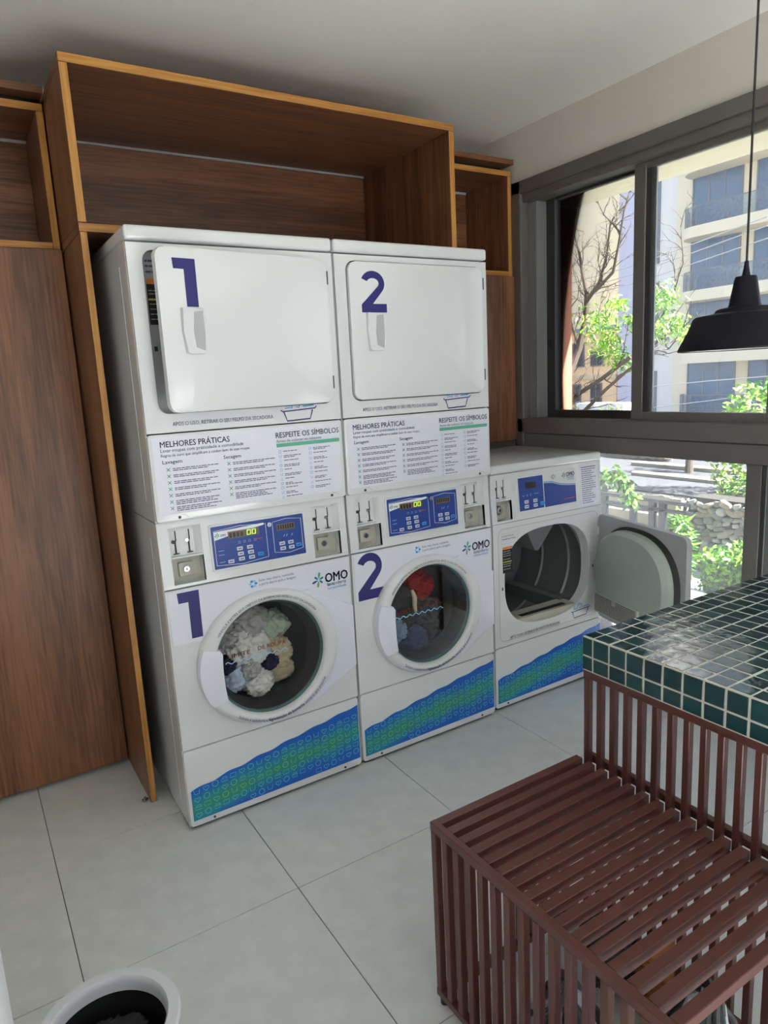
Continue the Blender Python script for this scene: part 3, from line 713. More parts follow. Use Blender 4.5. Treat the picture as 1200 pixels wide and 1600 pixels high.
micro(q, X(.06), V(.56), .012, .002, y-.0002, PALEB, rnd); micro(q, X(.26), V(.54), .03, .002, y-.0002, PALEB, rnd)
q.quad(X(.78), V(.87), X(.98), V(.845), y-.0002, RED)
logo(q, X(.755), V(.25), .085, y-.0003)
p = q.build('control_display', t, 0)
buttons(p, M3, [(X(a), V(b)) for a, b in ((.12, .74), (.27, .74), (.12, .88), (.27, .88))], BTN, (.024, .015)); buttons(p, M3, [(X(.39), V(.86))], BTNB, (.026, .017))
q = MB(); q.M = M3; q.cyl((X(.60), -.012, V(.13)), .0095, .010, CHROME, 18, 'y', .001); q.box((X(.60)-.001, -.0125, V(.13)-.003), (X(.60)+.001, -.0115, V(.13)+.003), BLACK); q.build('key_lock', p, 40)
q = MB(); q.M = M3; q.quad(.548, .006, .668, .202, -.0006, STICK); q.quad(.555, .186, .655, .190, -.001, INK)
for k in range(17): micro(q, .556, .176-k*.0098, rnd.uniform(.06, .10), .0032, -.001, INK, rnd)
q.build('instruction_label', t, 0)
# open door, hinged on the right
q = MB(); hx = .655
q.prism(rrect(-.600, .315, 0, .822, .03, 8), -.026, 0, GREYP, .006)
d = q.build('open_door', t); d.location = (hx, -.004, 0); d.rotation_euler = (0, 0, R_(75))
BOWL = mat('bowl_grey', (176, 186, 180), .35, var=.04, scale=5)
q = MB(); cx, cz = -.300, .575
P = oval(cx, cz, .272, .228, 72, 2.35)
for k, (s0, s1, ya, yb, m) in enumerate(((1.0, .96, .0, .022, BLACK), (.96, .95, .022, .02, BLACK), (.955, .93, .010, .045, BOWL), (.93, .86, .045, .062, BOWL), (.86, .02, .062, .075, BOWL))):
    Vv = []; Ff = []; n = len(P)
    for x, z in P: Vv += [(cx+(x-cx)*s0, ya, cz+(z-cz)*s0), (cx+(x-cx)*s1, yb, cz+(z-cz)*s1)]
    for i in range(n): j = (i+1) % n; Ff.append((2*i, 2*i+1, 2*j+1, 2*j))
    q.add(Vv, Ff, m)
bw = q.build('door_bowl', d, 50)
q = MB(); gx0, gx1, gz0, gz1 = -.40, -.085, .375, .465
q.M = Matrix.Rotation(0, 4, 'X')
q.box((gx0, .055, gz0), (gx1, .078, gz1), BEIGE, .004)
for i in range(34):
    for j in range(10):
        x = gx0+.010+i*.0088; z = gz0+.009+j*.0082
        if j > 6 and 15 < i < 19: continue
        q.add([(x, .0785, z), (x+.0058, .0785, z), (x+.0058, .0785, z+.0054), (x, .0785, z+.0054)], [(3, 2, 1, 0)], DARKG)
q.build('lint_grille', bw, 0)
q = MB(); q.cyl((-.57, -.002, .44), .006, .03, CHROME, 12, 'y'); q.build('door_catch', d)
for z in (.40, .74):
    q = MB(); q.box((hx-.01, -.012, z-.02), (hx+.006, .004, z+.02), WHITE2, .002); q.build('hinge', t)

# ------------------------------------------------------------------ laundry behind the washer doors
def crumple(name, c, r, m, seed, label, group, sq=(1, .8, .9), cat='garment'):
    bm = bmesh.new(); bmesh.ops.create_icosphere(bm, subdivisions=5, radius=1)
    o3 = Vector((seed*7.3, seed*3.1, seed*1.7))
    for v in bm.verts:
        d = v.co.copy(); n1 = noise.noise(d*1.3+o3); rid = 1-abs(noise.noise(d*2.6+o3*2))*2.2; rid2 = 1-abs(noise.noise(d*5.5+o3*3))*2
        r4 = 1-abs(noise.noise(d*11+o3*5))*2; k = .96+.30*n1+.26*rid+.13*rid2+.045*r4
        v.co = Vector((d.x*sq[0], d.y*sq[1], d.z*sq[2]))*r*k
    for f in bm.faces: f.smooth = True
    me = bpy.data.meshes.new(name); bm.to_mesh(me); bm.free(); me.materials.append(m)
    o = bpy.data.objects.new(name, me); COL.objects.link(o); o.location = c
    return tag(o, label, cat, group)
def cloth(name, col, var=.08): return mat(name, col, .85, var=var, scale=30, bump=.5)
CW = cloth('white_cotton', (214, 214, 210)); CG = cloth('grey_white_cotton', (170, 170, 168)); CC = cloth('cream_cotton', (196, 184, 154)); CL = cloth('light_blue_cotton', (176, 192, 214)); CN = cloth('navy_cotton', (34, 38, 70)); CM = cloth('mint_cotton', (168, 184, 166))
CK = cloth('black_cotton', (24, 25, 28)); CR_ = cloth('red_cotton', (150, 26, 34)); CB = cloth('denim', (44, 62, 96)); CP = cloth('pale_denim', (120, 140, 168)); CX_ = cloth('charcoal_cotton', (44, 46, 50))
LD = [(.235, .11, .47, .056, CL, 'pale blue crumpled cloth low against the door glass of machine 1'), (.32, .10, .435, .052, CW, 'white crumpled cloth at the bottom of the load in machine 1'),
      (.29, .10, .565, .066, CW, 'white crumpled shirt in the middle of the load in machine 1'), (.40, .12, .52, .060, CC, 'cream crumpled cloth on the window side of the load in machine 1'),
      (.225, .12, .605, .050, CG, 'grey-white cloth at the cabinet side of the load in machine 1'), (.315, .13, .655, .062, CG, 'grey-white sheet heaped on top of the load in machine 1'),
      (.405, .14, .62, .054, CM, 'greenish white cloth at the upper window side in machine 1'), (.205, .085, .53, .032, CN, 'small navy patterned cloth by the handle of machine 1'),
      (.365, .075, .505, .028, CN, 'navy sock caught between pale laundry in machine 1'), (.415, .14, .445, .048, CC, 'cream cloth tucked behind the pale laundry in machine 1'),
      (.285, .075, .495, .034, CG, 'small grey-white sock at the centre of the load in machine 1')]
for i, (x, y, z, r, m, lb) in enumerate(LD): crumple('laundry_cloth', (x, y, z), r, m, i+1.3, lb, 'pale laundry in washer 1')
LD = [(.25, .12, .62, .062, CK, 'black crumpled garment at the upper cabinet side in machine 2'), (.375, .14, .645, .062, CR_, 'red crumpled garment high in the load of machine 2'),
      (.23, .10, .475, .050, CP, 'pale denim garment low by the handle of machine 2'), (.32, .10, .425, .056, CB, 'blue denim garment at the bottom of machine 2'),
      (.30, .13, .535, .060, CK, 'black crumpled garment in the middle of the load in machine 2'), (.41, .14, .525, .060, CX_, 'charcoal garment at the window side in machine 2'), (.42, .14, .44, .048, CK, 'black sock bundle at the lower window side in machine 2')]
for i, (x, y, z, r, m, lb) in enumerate(LD): crumple('laundry_garment', (X2+x, y, z), r, m, i+21.7, lb, 'dark laundry in washer 2')
q = MB(); q.tube([(X2+.300, .055, .652), (X2+.306, .046, .62), (X2+.304, .046, .588), (X2+.311, .05, .56)], [.007, .010, .010, .007], CC, 8)
tag(q.build('fabric_strap', None), 'cream strap hanging among the dark laundry in machine 2', 'strap')

# ------------------------------------------------------------------ slatted steel bench and tiled counter
STL = mat('maroon_steel', (92, 54, 49), .30, var=.06, scale=12)
BX0, BX1, BY0, BY1, BH = .301, .786, -1.014, -1.672, .49
bench = thing('slatted_bench', 'low dark maroon bench of steel slats joined to the green tiled counter', 'bench', (BX0, BY0, 0))
def bar(name, parent, a, b, m=STL, bev=.0015):
    q = MB(); q.box(a, b, m, bev, 1); return q.build(name, parent, 30)
L = BY1-BY0; Wd = BX1-BX0
bar('top_rail', bench, (0, L, BH-.022), (.017, 0, BH)); bar('bottom_rail', bench, (0, L, .022), (.02, 0, .042))
bar('back_rail', bench, (.02, -.02, .022), (Wd, 0, .042)); bar('front_rail', bench, (.02, L, .022), (Wd, L+.02, .042)); bar('inner_rail', bench, (Wd-.024, L+.02, BH-.047), (Wd-.004, -.02, BH-.023))
def repeat(first, pts, parent):
    for p in pts: copy_part(first, parent, p)
s0 = bar('slat', bench, (.0172, -.0225, BH-.023), (Wd-.001, -.0, BH-.0004)); n = int((abs(L)-.023)/.0413)
ys = [-.0413*k for k in range(1, n+1)]; repeat(s0, [(0, y, 0) for y in ys], bench)
u0 = bar('upright', bench, (.001, -.0185, .042), (.019, -.0005, BH-.0225)); repeat(u0, [(0, y, 0) for y in ys], bench)
w0 = bar('upright', bench, (.05, -.019, .042), (.068, -.001, BH-.0235)); repeat(w0, [(.0413*k, 0, 0) for k in range(1, 10)], bench)
for a in ((.002, -.026), (.002, L+.006), (Wd-.03, -.026), (Wd-.03, L+.006)):
    q = MB(); q.cyl((a[0]+.012, a[1]+.012, 0), .011, .022, BLACK, 14, 'z', .002); q.build('foot', bench)
TX0, TX1, TY0, TY1, TH = .788, 1.86, -1.030, -1.80, .829
TG = bpy.data.materials.new('green_glaze'); TG.use_nodes = True
n_ = TG.node_tree.nodes; l_ = TG.node_tree.links; b_ = n_['Principled BSDF']
oi = n_.new('ShaderNodeObjectInfo'); r_ = n_.new('ShaderNodeValToRGB'); l_.new(oi.outputs['Random'], r_.inputs[0]); l_.new(r_.outputs[0], b_.inputs['Base Color'])
r_.color_ramp.elements[0].color = srgb(16, 50, 58); r_.color_ramp.elements[1].color = srgb(28, 72, 76)
b_.inputs['Roughness'].default_value = .12
tc_ = n_.new('ShaderNodeTexCoord'); nz_ = n_.new('ShaderNodeTexNoise'); nz_.inputs['Scale'].default_value = 28; l_.new(tc_.outputs['Object'], nz_.inputs['Vector'])
bp_ = n_.new('ShaderNodeBump'); bp_.inputs['Strength'].default_value = .25; bp_.inputs['Distance'].default_value = .004; l_.new(nz_.outputs['Fac'], bp_.inputs['Height']); l_.new(bp_.outputs[0], b_.inputs['Normal'])
TGR = mat('cream_grout', (204, 202, 192), .8)
ctr = thing('tiled_counter', 'high counter topped with small glossy dark green tiles beside the window', 'counter', (TX0, TY0, 0))
cw, cl = TX1-TX0, TY1-TY0
bar('top_slab', ctr, (.0006, cl+.003, .737), (cw-.003, -.003, TH-.0003), TGR, 0)
P = .0510; g = .0021; rnd = random.Random(11)
def tmesh(a, b): q = MB(); q.box(a, b, TG, .0011, 1); return q.build('tile', ctr, 0)
first = {}; rest = MB()
xs = [(0, .047)]+[(.047+.0505*k, .047+.0505*(k+1)) for k in range(21)]; xs = [(a, min(b, cw)) for a, b in xs if a < cw-.01]
ysr = [(-.034, 0)]+[(-.034-P*(k+1), -.034-P*k) for k in range(20)]; ysr = [(max(a, cl), b) for a, b in ysr if b > cl+.01]
for j, (ya, yb) in enumerate(ysr):
    for i, (xa, xb) in enumerate(xs):
        if j > 11: rest.box((xa+g, ya+g, TH-.006), (xb-g, yb-g, TH), TG, .0011, 1); continue
        k = (round(xb-xa, 4), round(yb-ya, 4)); dz = rnd.uniform(.0001, .0004)
        if k not in first: first[k] = tmesh((g if k[0] != .047 else .0045, g, TH-.006), (k[0]-g, k[1]-g, TH)); o = first[k]; o.location = (xa, ya, dz)
        else: o = copy_part(first[k], ctr, (xa, ya, dz))
        o.rotation_euler = (rnd.uniform(-.0015, .0015), rnd.uniform(-.0015, .0015), 0)
zs = [(TH-.052, TH-.0015), (.7375, TH-.052)]; f2 = {}
for j, (ya, yb) in enumerate(ysr):
    for za, zb in zs:
        k = (round(yb-ya, 4), round(zb-za, 4))
        if k not in f2: f2[k] = tmesh((0, g, g), (.004, k[0]-g, k[1]-g)); o = f2[k]
        else: o = copy_part(f2[k], ctr)
        o.location = (-.0004+rnd.uniform(-.0003, .0003), ya, za)
for i, (xa, xb) in enumerate(xs):
    for za, zb in zs: rest.box((xa+g, -.004, za+g), (xb-g, .0004, zb-g), TG, .001, 1); rest.box((xa+g, cl-.0004, za+g), (xb-g, cl+.004, zb-g), TG, .001, 1)
o = rest.build('tile_field', ctr, 0); o['kind'] = 'stuff'
bar('top_rail', ctr, (.004, cl, .7145), (.024, 0, .7365)); bar('bottom_rail', ctr, (.004, cl, .022), (.024, 0, .042)); bar('seat_rail', ctr, (.024, cl, BH-.02), (.042, 0, BH))
bar('top_rail', ctr, (.024, -.024, .7145), (cw, -.004, .7365)); bar('top_rail', ctr, (.024, cl+.004, .7145), (cw, cl+.024, .7365))
u0 = bar('upright', ctr, (.005, -.017, .042), (.023, -.001, .7145)); k = 1
while -.0413*k-.017 > cl: copy_part(u0, ctr, (0, -.0413*k, 0)); k += 1
for a in ((cw-.03, -.03), (cw-.03, cl+.006)): bar('leg', ctr, (a[0], a[1], 0), (a[0]+.024, a[1]+.024, .7145))
for a in (-.03, cl+.008):
    q = MB(); q.cyl((.014, a+.012, 0), .010, .022, BLACK, 14, 'z', .002); q.build('foot', ctr)

# ------------------------------------------------------------------ things stored under the bench
MOPM = mat('mop_grey', (70, 74, 76), .9, var=.2, scale=30); MOPW = mat('mop_white', (176, 182, 190), .85); TAN = mat('orange_pine', (150, 92, 44), .5, var=.15, scale=9)
def mop(c, r, n, m, seed, label, h=.16, up=.0):
    rnd = random.Random(seed); q = MB()
    for i in range(n):
        a = rnd.uniform(0, 2*PI); e = rnd.uniform(.35, 1.0); L_ = r*e; pts = []; zt = h*rnd.uniform(.55, 1); ph = rnd.uniform(0, 6)
        for k in range(6):
            u = k/5; pts.append((L_*u*math.cos(a)+.012*math.sin(ph+5*u), L_*u*math.sin(a)+.012*math.cos(ph+6*u), max(.006, zt*(1-u**1.8)+.004)))
        q.tube(pts, [.006, .0068, .006, .0055, .0045, .003], m if rnd.random() < .72 else MOPW, 5)
    t = thing('mop_head', label, 'mop', c, 0, 'mop heads stored at the bench')
    o = q.build('strands', t); o['kind'] = 'stuff'
    q = MB(); q.cyl((0, 0, h*.6), .026, .07, DARKG, 16, 'z', .006); q.build('socket', t)
    return t
mop((.43, -1.30, .0), .115, 260, MOPM, 4, 'dark grey string mop head lying under the seat slats', .22)
mop((.555, -1.545, .0), .118, 320, MOPM, 6, 'grey mop head with a few white strands under the front slats', .34)
crumple('cleaning_rag', (.685, -1.215, .085), .065, MOPM, 51, 'dark grey crumpled rag on the floor under the bench by the counter uprights', None, (1, 1, .9), 'rag')
t = thing('wooden_crate', 'orange pine crate half hidden under the bench by the counter', 'crate', (.622, -1.40, 0))
for k in range(2):
    q = MB(); q.box((.03, -.045, .02+.075*k), (.045, .085, .085+.075*k), TAN, .002); q.build('slat', t)
    q = MB(); q.box((.045, .07, .02+.075*k), (.155, .085, .085+.075*k), TAN, .002); q.build('slat', t)
for a in ((.045, .055), (.045, -.045)):
    q = MB(); q.box((a[0], a[1], 0), (a[0]+.015, a[1]+.015, .165), TAN, .002); q.build('corner_post', t)

# ------------------------------------------------------------------ white bin with dark cloth, white cupboard edge
BINW = mat('bin_white', (212, 214, 222), .4)
t = thing('waste_bin', 'round white plastic bin on the floor tiles holding dark cloth', 'bin', (-.4145, -.930, 0))
q = MB(); q.lathe([(.0005, .0), (.088, 0), (.094, .006), (.120, .272), (.128, .282), (.136, .292), (.137, .298), (.133, .302), (.114, .302), (.110, .296), (.110, .285), (.086, .012), (.0005, .010)], BINW, 64); q.build('tub', t, 40)
o = crumple('dark_cloth', (-.4145, -.930, .215), .070, CK, 41, 'black crumpled cloth inside the round white bin', None, (1.0, 1.0, .62), 'cloth')
o.scale = (.93, .93, 1)
q = MB(); q.lathe([(.1080, .270), (.1068, .258), (.0835, .022), (.0005, .016)], BLACK, 64); q.build('bin_liner', t, 40)
# tall white cupboard beside the photographer
t = thing('white_cupboard', 'tall smooth white cupboard, only its vertical corner edge visible by the floor tiles', 'cupboard', (-1.0885, -1.721, 0))
q = MB(); q.box((0, 0, .0), (.535, .57, 1.2), WHITE2, .004, 2); q.build('carcass', t)
q = MB(); q.box((.02, -.018, .06), (.515, 0, 1.18), WHITE2, .003); q.build('door', t); q = MB(); q.box((.46, -.03, .6), (.48, -.018, .75), CHROME, .003); q.build('handle', t)

# ------------------------------------------------------------------ pendant lamp
PBLK = mat('pendant_black', (12, 13, 27), .45, spec=.2); PWH = mat('pendant_white_inside', (210, 210, 205), .5)
t = thing('pendant_lamp', 'dark industrial pendant lamp hanging on a thin black cord before the window', 'lamp', (1.19, -1.182, 1.527))
q = MB()
prof = [(.146, .002), (.150, .0), (.151, .004), (.131, .045), (.129, .047), (.117, .078), (.112, .083), (.068, .090), (.065, .097), (.060, .100), (.038, .103), (.036, .108), (.0255, .168), (.0235, .174), (.0005, .175)]
q.lathe(prof, PBLK, 64); q.build('shade', t, 30)
q = MB(); q.lathe([(.1455, .002), (.127, .043), (.113, .074), (.03, .095), (.0005, .096)], PWH, 64); q.build('shade_lining', t, 30)
q = MB(); q.lathe([(.0005, .192+.02), (.0045, .21), (.006, .196), (.0095, .178), (.0095, .174)], PBLK, 20); q.build('cord_grip', t)
q = MB(); q.cyl((0, 0, .19), .0028, CEIL-1.527-.19, BLACK, 10); q.build('cord', t)
q = MB(); q.cyl((0, 0, CEIL-1.527-.025), .05, .0245, PBLK, 24, 'z', .004); q.build('ceiling_rose', t)
q = MB(); q.lathe([(.0005, .02), (.02, .026), (.03, .045), (.026, .068), (.015, .085), (.014, .095)], PWH, 20); q.build('bulb', t)

# ------------------------------------------------------------------ outside
CONC = mat('concrete', (134, 128, 112), .85, var=.06, scale=3); PAVE = mat('asphalt', (64, 65, 69), .9, var=.08, scale=3); EARTH = mat('yard_paving', (186, 186, 182), .9, var=.12, scale=2)
def ebox(a, b, m, name, kind='structure', bev=0):
    q = MB(); q.box(a, b, m, bev, 1); o = q.build(name, None, 0)
    if kind: o['kind'] = kind
    return o
ebox((2.3, -14, -1.6), (8.1, 30, -1.2), EARTH, 'ground')
ebox((-14, -30, -1.6), (2.3, YF-.25, -1.2), EARTH, 'ground')
ebox((8.1, -14, -1.6), (13.2, 34, -.30), PAVE, 'ground')
ebox((13.2, -30, -8), (90, 90, -6.0), PAVE, 'road')
ebox((2.3, -10, 2.555), (3.2, 7, 2.95), mat('eave_plaster', (150, 148, 126), .85, var=.05, scale=6), 'beam')
BRN = mat('terracotta_paint', (158, 104, 82), .7); q = MB(); q.box((2.80, .968, -1.2), (2.90, .999, 2.54), BRN, .002); q.box((2.78, .9985, -1.2), (2.86, 1.02, 2.54), FRD); tag(q.build('facade_fin', None, 0), 'terracotta coloured vertical fin just outside the open window sash', 'facade fin')
q = MB(); q.box((2.73, 1.05, -1.2), (2.88, 1.09, 2.55), mat('cream_trim', (236, 230, 204), .7)); struct(q.build('trim_1', None, 0))
tag(ebox((5.8, -3.0, -1.2), (6.15, 3.2, -.93), CONC, 'planter_kerb', None, .02), 'pale concrete planter kerb in front of the clipped hedge', 'kerb')
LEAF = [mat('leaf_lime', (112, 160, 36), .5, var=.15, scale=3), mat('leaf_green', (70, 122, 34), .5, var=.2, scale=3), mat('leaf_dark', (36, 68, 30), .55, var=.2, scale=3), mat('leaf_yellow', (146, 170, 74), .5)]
BARK = mat('bark', (66, 57, 49), .9, var=.15, scale=12)
def leaf(q, c, L_, wd, rnd, m, droop=.3):
    d = Vector((rnd.gauss(0, 1), rnd.gauss(0, 1), rnd.gauss(-droop, .6))).normalized(); s = d.cross(Vector((rnd.gauss(0, 1), rnd.gauss(0, 1), rnd.gauss(0, 1)))).normalized()*wd/2
    c = Vector(c); q.add([c, c+d*L_*.45+s, c+d*L_, c+d*L_*.45-s], [(0, 1, 2, 3)], m)
# hedge
t = thing('clipped_hedge', 'clipped bright green hedge growing at the foot of the rubble wall', 'hedge', (6.4, -4, -1.2)); rnd = random.Random(3)
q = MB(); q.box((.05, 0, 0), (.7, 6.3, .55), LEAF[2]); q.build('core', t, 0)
q = MB()
for i in range(9000):
    y = rnd.uniform(1.5, 6.35); f = rnd.random()
    if f < .55: c = (rnd.uniform(0, .75), y, .58+rnd.uniform(-.04, .05)+.02*math.sin(y*9))
    else: c = (rnd.uniform(-.03, .05), y, rnd.uniform(0, .6))
    leaf(q, c, .07, .04, rnd, LEAF[0] if rnd.random() < .6 else LEAF[1], -.4)
o = q.build('leaves', t, 0); o['kind'] = 'stuff'
# rubble wall
STN = [mat('stone_pale', (150, 146, 138), .9, var=.12, scale=9), mat('stone_grey', (112, 110, 104), .9, var=.14, scale=9), mat('stone_warm', (132, 122, 106), .9, var=.14, scale=9)]
t = thing('rubble_wall', 'low grey rubble stone wall behind the clipped hedge', 'stone wall', (7.62, -3.4, -1.2))
q = MB(); q.box((.08, 0, 0), (.42, 6.75, .98), mat('mortar_dark', (48, 46, 42), .95)); q.build('core', t, 0)
def stone(rx, ry, rz, seed):
    bm = bmesh.new(); bmesh.ops.create_icosphere(bm, subdivisions=2, radius=1)
    for v in bm.verts:
        d = v.co.copy(); k = 1+.22*noise.noise(d*1.4+Vector((seed, seed*2, 0)))
        v.co = Vector((math.copysign(abs(d.x)**.7, d.x)*rx, math.copysign(abs(d.y)**.7, d.y)*ry, math.copysign(abs(d.z)**.7, d.z)*rz))*k
    me = bpy.data.meshes.new('stone'); bm.to_mesh(me); bm.free(); return me
SM = []
for k in range(9): me = stone(.10, .095+.03*(k % 3), .055+.012*(k % 4), k*3.7); me.materials.append(STN[k % 3]); SM.append(me)
rnd = random.Random(8); z = .06; row = 0
while z < .98:
    y = 4.75+rnd.uniform(0, .1)
    while y < 6.72:
        me = SM[rnd.randrange(9)]; o = bpy.data.objects.new('stone', me); COL.objects.link(o); o.parent = t; o.scale = (.62,)*3
        o.location = (.09+rnd.uniform(-.025, .025), y, z+rnd.uniform(-.018, .018)); o.rotation_euler = (rnd.uniform(-.5, .5), 0, rnd.uniform(-.2, .2))
        y += rnd.uniform(.105, .15)
    z += .077; row += 1
# steel railing
GPL = mat('railing_grey', (22, 27, 31), .5)
t = thing('steel_railing', 'grey steel railing with broad posts outside the lower window', 'railing', (6.9, 0, -1.2)); rnd = random.Random(2)
for px in (905, 945, 990, 1020, 1036):
    p = far(px, 790, 6.9); q = MB(); q.box((-.03, p.y-.045, 0), (.03, p.y+.045, 1.02), GPL, .004); q.build('post', t)
a = far(880, 762, 6.9).y; b = far(1082, 788, 6.9).y
for z in (1.035, .93):
    q = MB(); q.box((-.03, b, z-.02), (.03, a, z+.02), GPL, .003); q.build('rail', t)
# garden steps
t = thing('garden_steps', 'pale concrete garden steps behind the grey railing', 'steps', (7.3, 0, -1.2)); a = far(930, 800, 7.6).y; b = far(1045, 800, 7.6).y
for k in range(4):
    q = MB(); q.box((.19*k, b, 0), (.19*(k+1), a, .22+.22*k), CONC, .01); q.build('step', t)
for X_, y0, y1, h, lb in ((9.2, far(985, 770, 9.2).y, far(1290, 770, 9.2).y, .06, 'nearer long pale kerb crossing the terrace'), (10.2, far(985, 750, 10.2).y, far(1290, 750, 10.2).y, .07, 'farther long pale kerb crossing the terrace')):
    tag(ebox((X_, y1, -.30), (X_+.22, y0, -.30+h), CONC, 'terrace_kerb', None, .01), lb, 'kerb')
# low walls at the back of the terrace
a = far(968, 730, 11).y; b = far(1035, 730, 11).y
t = thing('retaining_wall', 'low tan stone retaining wall at the back of the terrace', 'stone wall', (11, 0, -.30))
q = MB(); q.box((.06, b, 0), (.3, a+.4, .30), STN[2]); q.build('core', t, 0); rnd = random.Random(5)
for j in range(3):
    y = b
    while y < a:
        o = bpy.data.objects.new('stone', SM[(rnd.randrange(3)*3+2) % 9]); COL.objects.link(o); o.parent = t; o.location = (.07, y, .06+.10*j); y += rnd.uniform(.17, .23)
tag(ebox((11.9, far(972, 725, 11.9).y, -.30), (12.4, far(900, 725, 11.9).y, .75), mat('white_render', (236, 234, 230), .8), 'garden_wall', None), 'plain white rendered wall seen between dryer top and terrace', 'wall')
tag(ebox((12.0, -6, -.30), (12.3, far(1060, 725, 12).y, .42), mat('grey_render', (120, 122, 124), .85), 'boundary_wall', None), 'long plain grey wall behind the small palm', 'wall')
def bush(name, c, r, n, label, mats_, L_=.12, wd=.05, cat='shrub', h=1.0):
    rnd = random.Random(int(c[1]*100)); t = thing(name, label, cat, c); q = MB()
    for k in range(5): q.tube([(0, 0, 0), (rnd.uniform(-.3, .3)*r, rnd.uniform(-.3, .3)*r, r*.5*h), (rnd.uniform(-.7, .7)*r, rnd.uniform(-.7, .7)*r, r*1.1*h)], [.02, .014, .006], BARK, 5)
    q.build('stems', t)
    q = MB()
    for i in range(n):
        d = Vector((rnd.gauss(0, 1), rnd.gauss(0, 1), rnd.gauss(0, 1))).normalized()*r*rnd.uniform(.5, 1)**.5; leaf(q, (d.x, d.y, abs(d.z+r*.6)*h), L_, wd, rnd, rnd.choice(mats_))
    o = q.build('leaves', t, 0); o['kind'] = 'stuff'; return t
p = far(1000, 728, 11.65); bush('shrub', (11.66, p.y, -.30), .30, 900, 'lime green shrub above the tan retaining wall', [LEAF[0], LEAF[1], LEAF[3]], h=1.9)
p = far(1066, 800, 7.2); bush('shrub', (7.2, p.y+.05, -1.2), .15, 900, 'upright green shrub at the end of the steel railing', [LEAF[1], LEAF[0], LEAF[1]], .16, .03, h=3.8)
p = far(1180, 640, 8.65); bush('small_tree', (8.65, p.y, -.3), .52, 1500, 'small pale green tree in front of the balcony building', [LEAF[0], LEAF[3], LEAF[1]], .10, .045, 'tree', 1.9)
# palm
p = far(1076, 748, 10.0); t = thing('dwarf_palm', 'small palm with arching fronds on the terrace', 'palm', (10.0, p.y, -.30)); rnd = random.Random(4)
q = MB(); q.tube([(0, 0, 0), (.01, 0, .25), (0, .02, .42)], [.07, .06, .05], BARK, 10); q.build('trunk', t)
for k in range(16):
    a = 2*PI*k/16+rnd.uniform(-.15, .15); q = MB(); R1 = rnd.uniform(.55, .75); up = rnd.uniform(.25, .5); prev = None; sp = []
    for i in range(8):
        u = i/7; sp.append(Vector((R1*u*math.cos(a), R1*u*math.sin(a), .42+up*math.sin(PI*min(1, u*1.15)*.8)-.28*u*u)))
    q.tube(sp, [.008-.0008*i for i in range(8)], LEAF[1], 4)
    for i in range(1, 8):
        for s_ in (-1, 1):
            for j in (0, .5):
                c = sp[i-1].lerp(sp[i], j); sd = Vector((-math.sin(a), math.cos(a), 0))*s_; tip = c+sd*.16*(1-.5*i/8)+Vector((math.cos(a)*.08, math.sin(a)*.08, -.07)); e = Vector((math.cos(a), math.sin(a), 0))*.012
                q.add([c-e, c+e, tip], [(0, 1, 2)], LEAF[k % 2 if k % 3 else 3])
    q.build('frond', t, 0)
# street tree seen through the upper sashes
TXD = 8.6; t = thing('street_tree', 'half bare street tree with clumps of fresh green leaves', 'tree', (TXD, far(868, 700, TXD).y, -.3)); org = t.location.copy(); rnd = random.Random(12)
q = MB(); tw = MB()
def W3(px, py, dx=0): return far(px, py, TXD+dx)-org
LIMB = [([(868, 760), (866, 700), (872, 640), (888, 590), (905, 545), (916, 490), (917, 460)], .075, .045), ([(917, 460), (910, 425), (905, 395), (897, 365)], .04, .012), ([(917, 470), (935, 445), (948, 400), (954, 345)], .035, .010), ([(930, 455), (958, 425), (966, 385), (975, 330), (982, 305)], .028, .008),
        ([(905, 545), (893, 505), (882, 460), (876, 420)], .025, .008), ([(868, 655), (900, 618), (940, 592), (985, 558), (1020, 540), (1062, 505)], .05, .012), ([(868, 690), (905, 650), (945, 610), (985, 575)], .045, .02), ([(1000, 550), (1030, 500), (1050, 470), (1062, 425)], .022, .008), ([(1010, 548), (1045, 545), (1065, 520), (1080, 470)], .016, .006), ([(870, 640), (862, 590), (874, 540), (868, 500)], .03, .01)]
def sub(p, d, L_, r, depth):
    pts = [p]
    for k in range(4):
        d = (d+Vector((rnd.gauss(0, .22), rnd.gauss(0, .22), rnd.gauss(.05, .18)))).normalized(); pts.append(pts[-1]+d*L_/4)
    tw.tube(pts, [r*(1-.2*k) for k in range(5)], BARK, 4)
    if depth:
        for k in (1, 2, 3, 4):
            if rnd.random() < .8: sub(pts[k], (d+Vector((rnd.gauss(0, .5), rnd.gauss(0, .8), rnd.gauss(.1, .6)))).normalized(), L_*.55, r*.55, depth-1)
for pts, r0, r1 in LIMB:
    P3 = [W3(a, b, .5*math.sin(a*.05)) for a, b in pts]; n = len(P3)
    q.tube(P3, [r0+(r1-r0)*i/(n-1) for i in range(n)], BARK, 8)
    for i in range(1, n):
        for k in range(2):
            d = (P3[i]-P3[i-1]).normalized(); sub(P3[i-1].lerp(P3[i], rnd.random()), (d+Vector((rnd.gauss(0, .4), rnd.gauss(0, .7), rnd.gauss(.2, .5)))).normalized(), rnd.uniform(.35, .8), .014, 2 if pts[-1][1] < 480 else 1)
q.build('trunk', t); o = tw.build('twigs', t); o['kind'] = 'stuff'
q = MB()
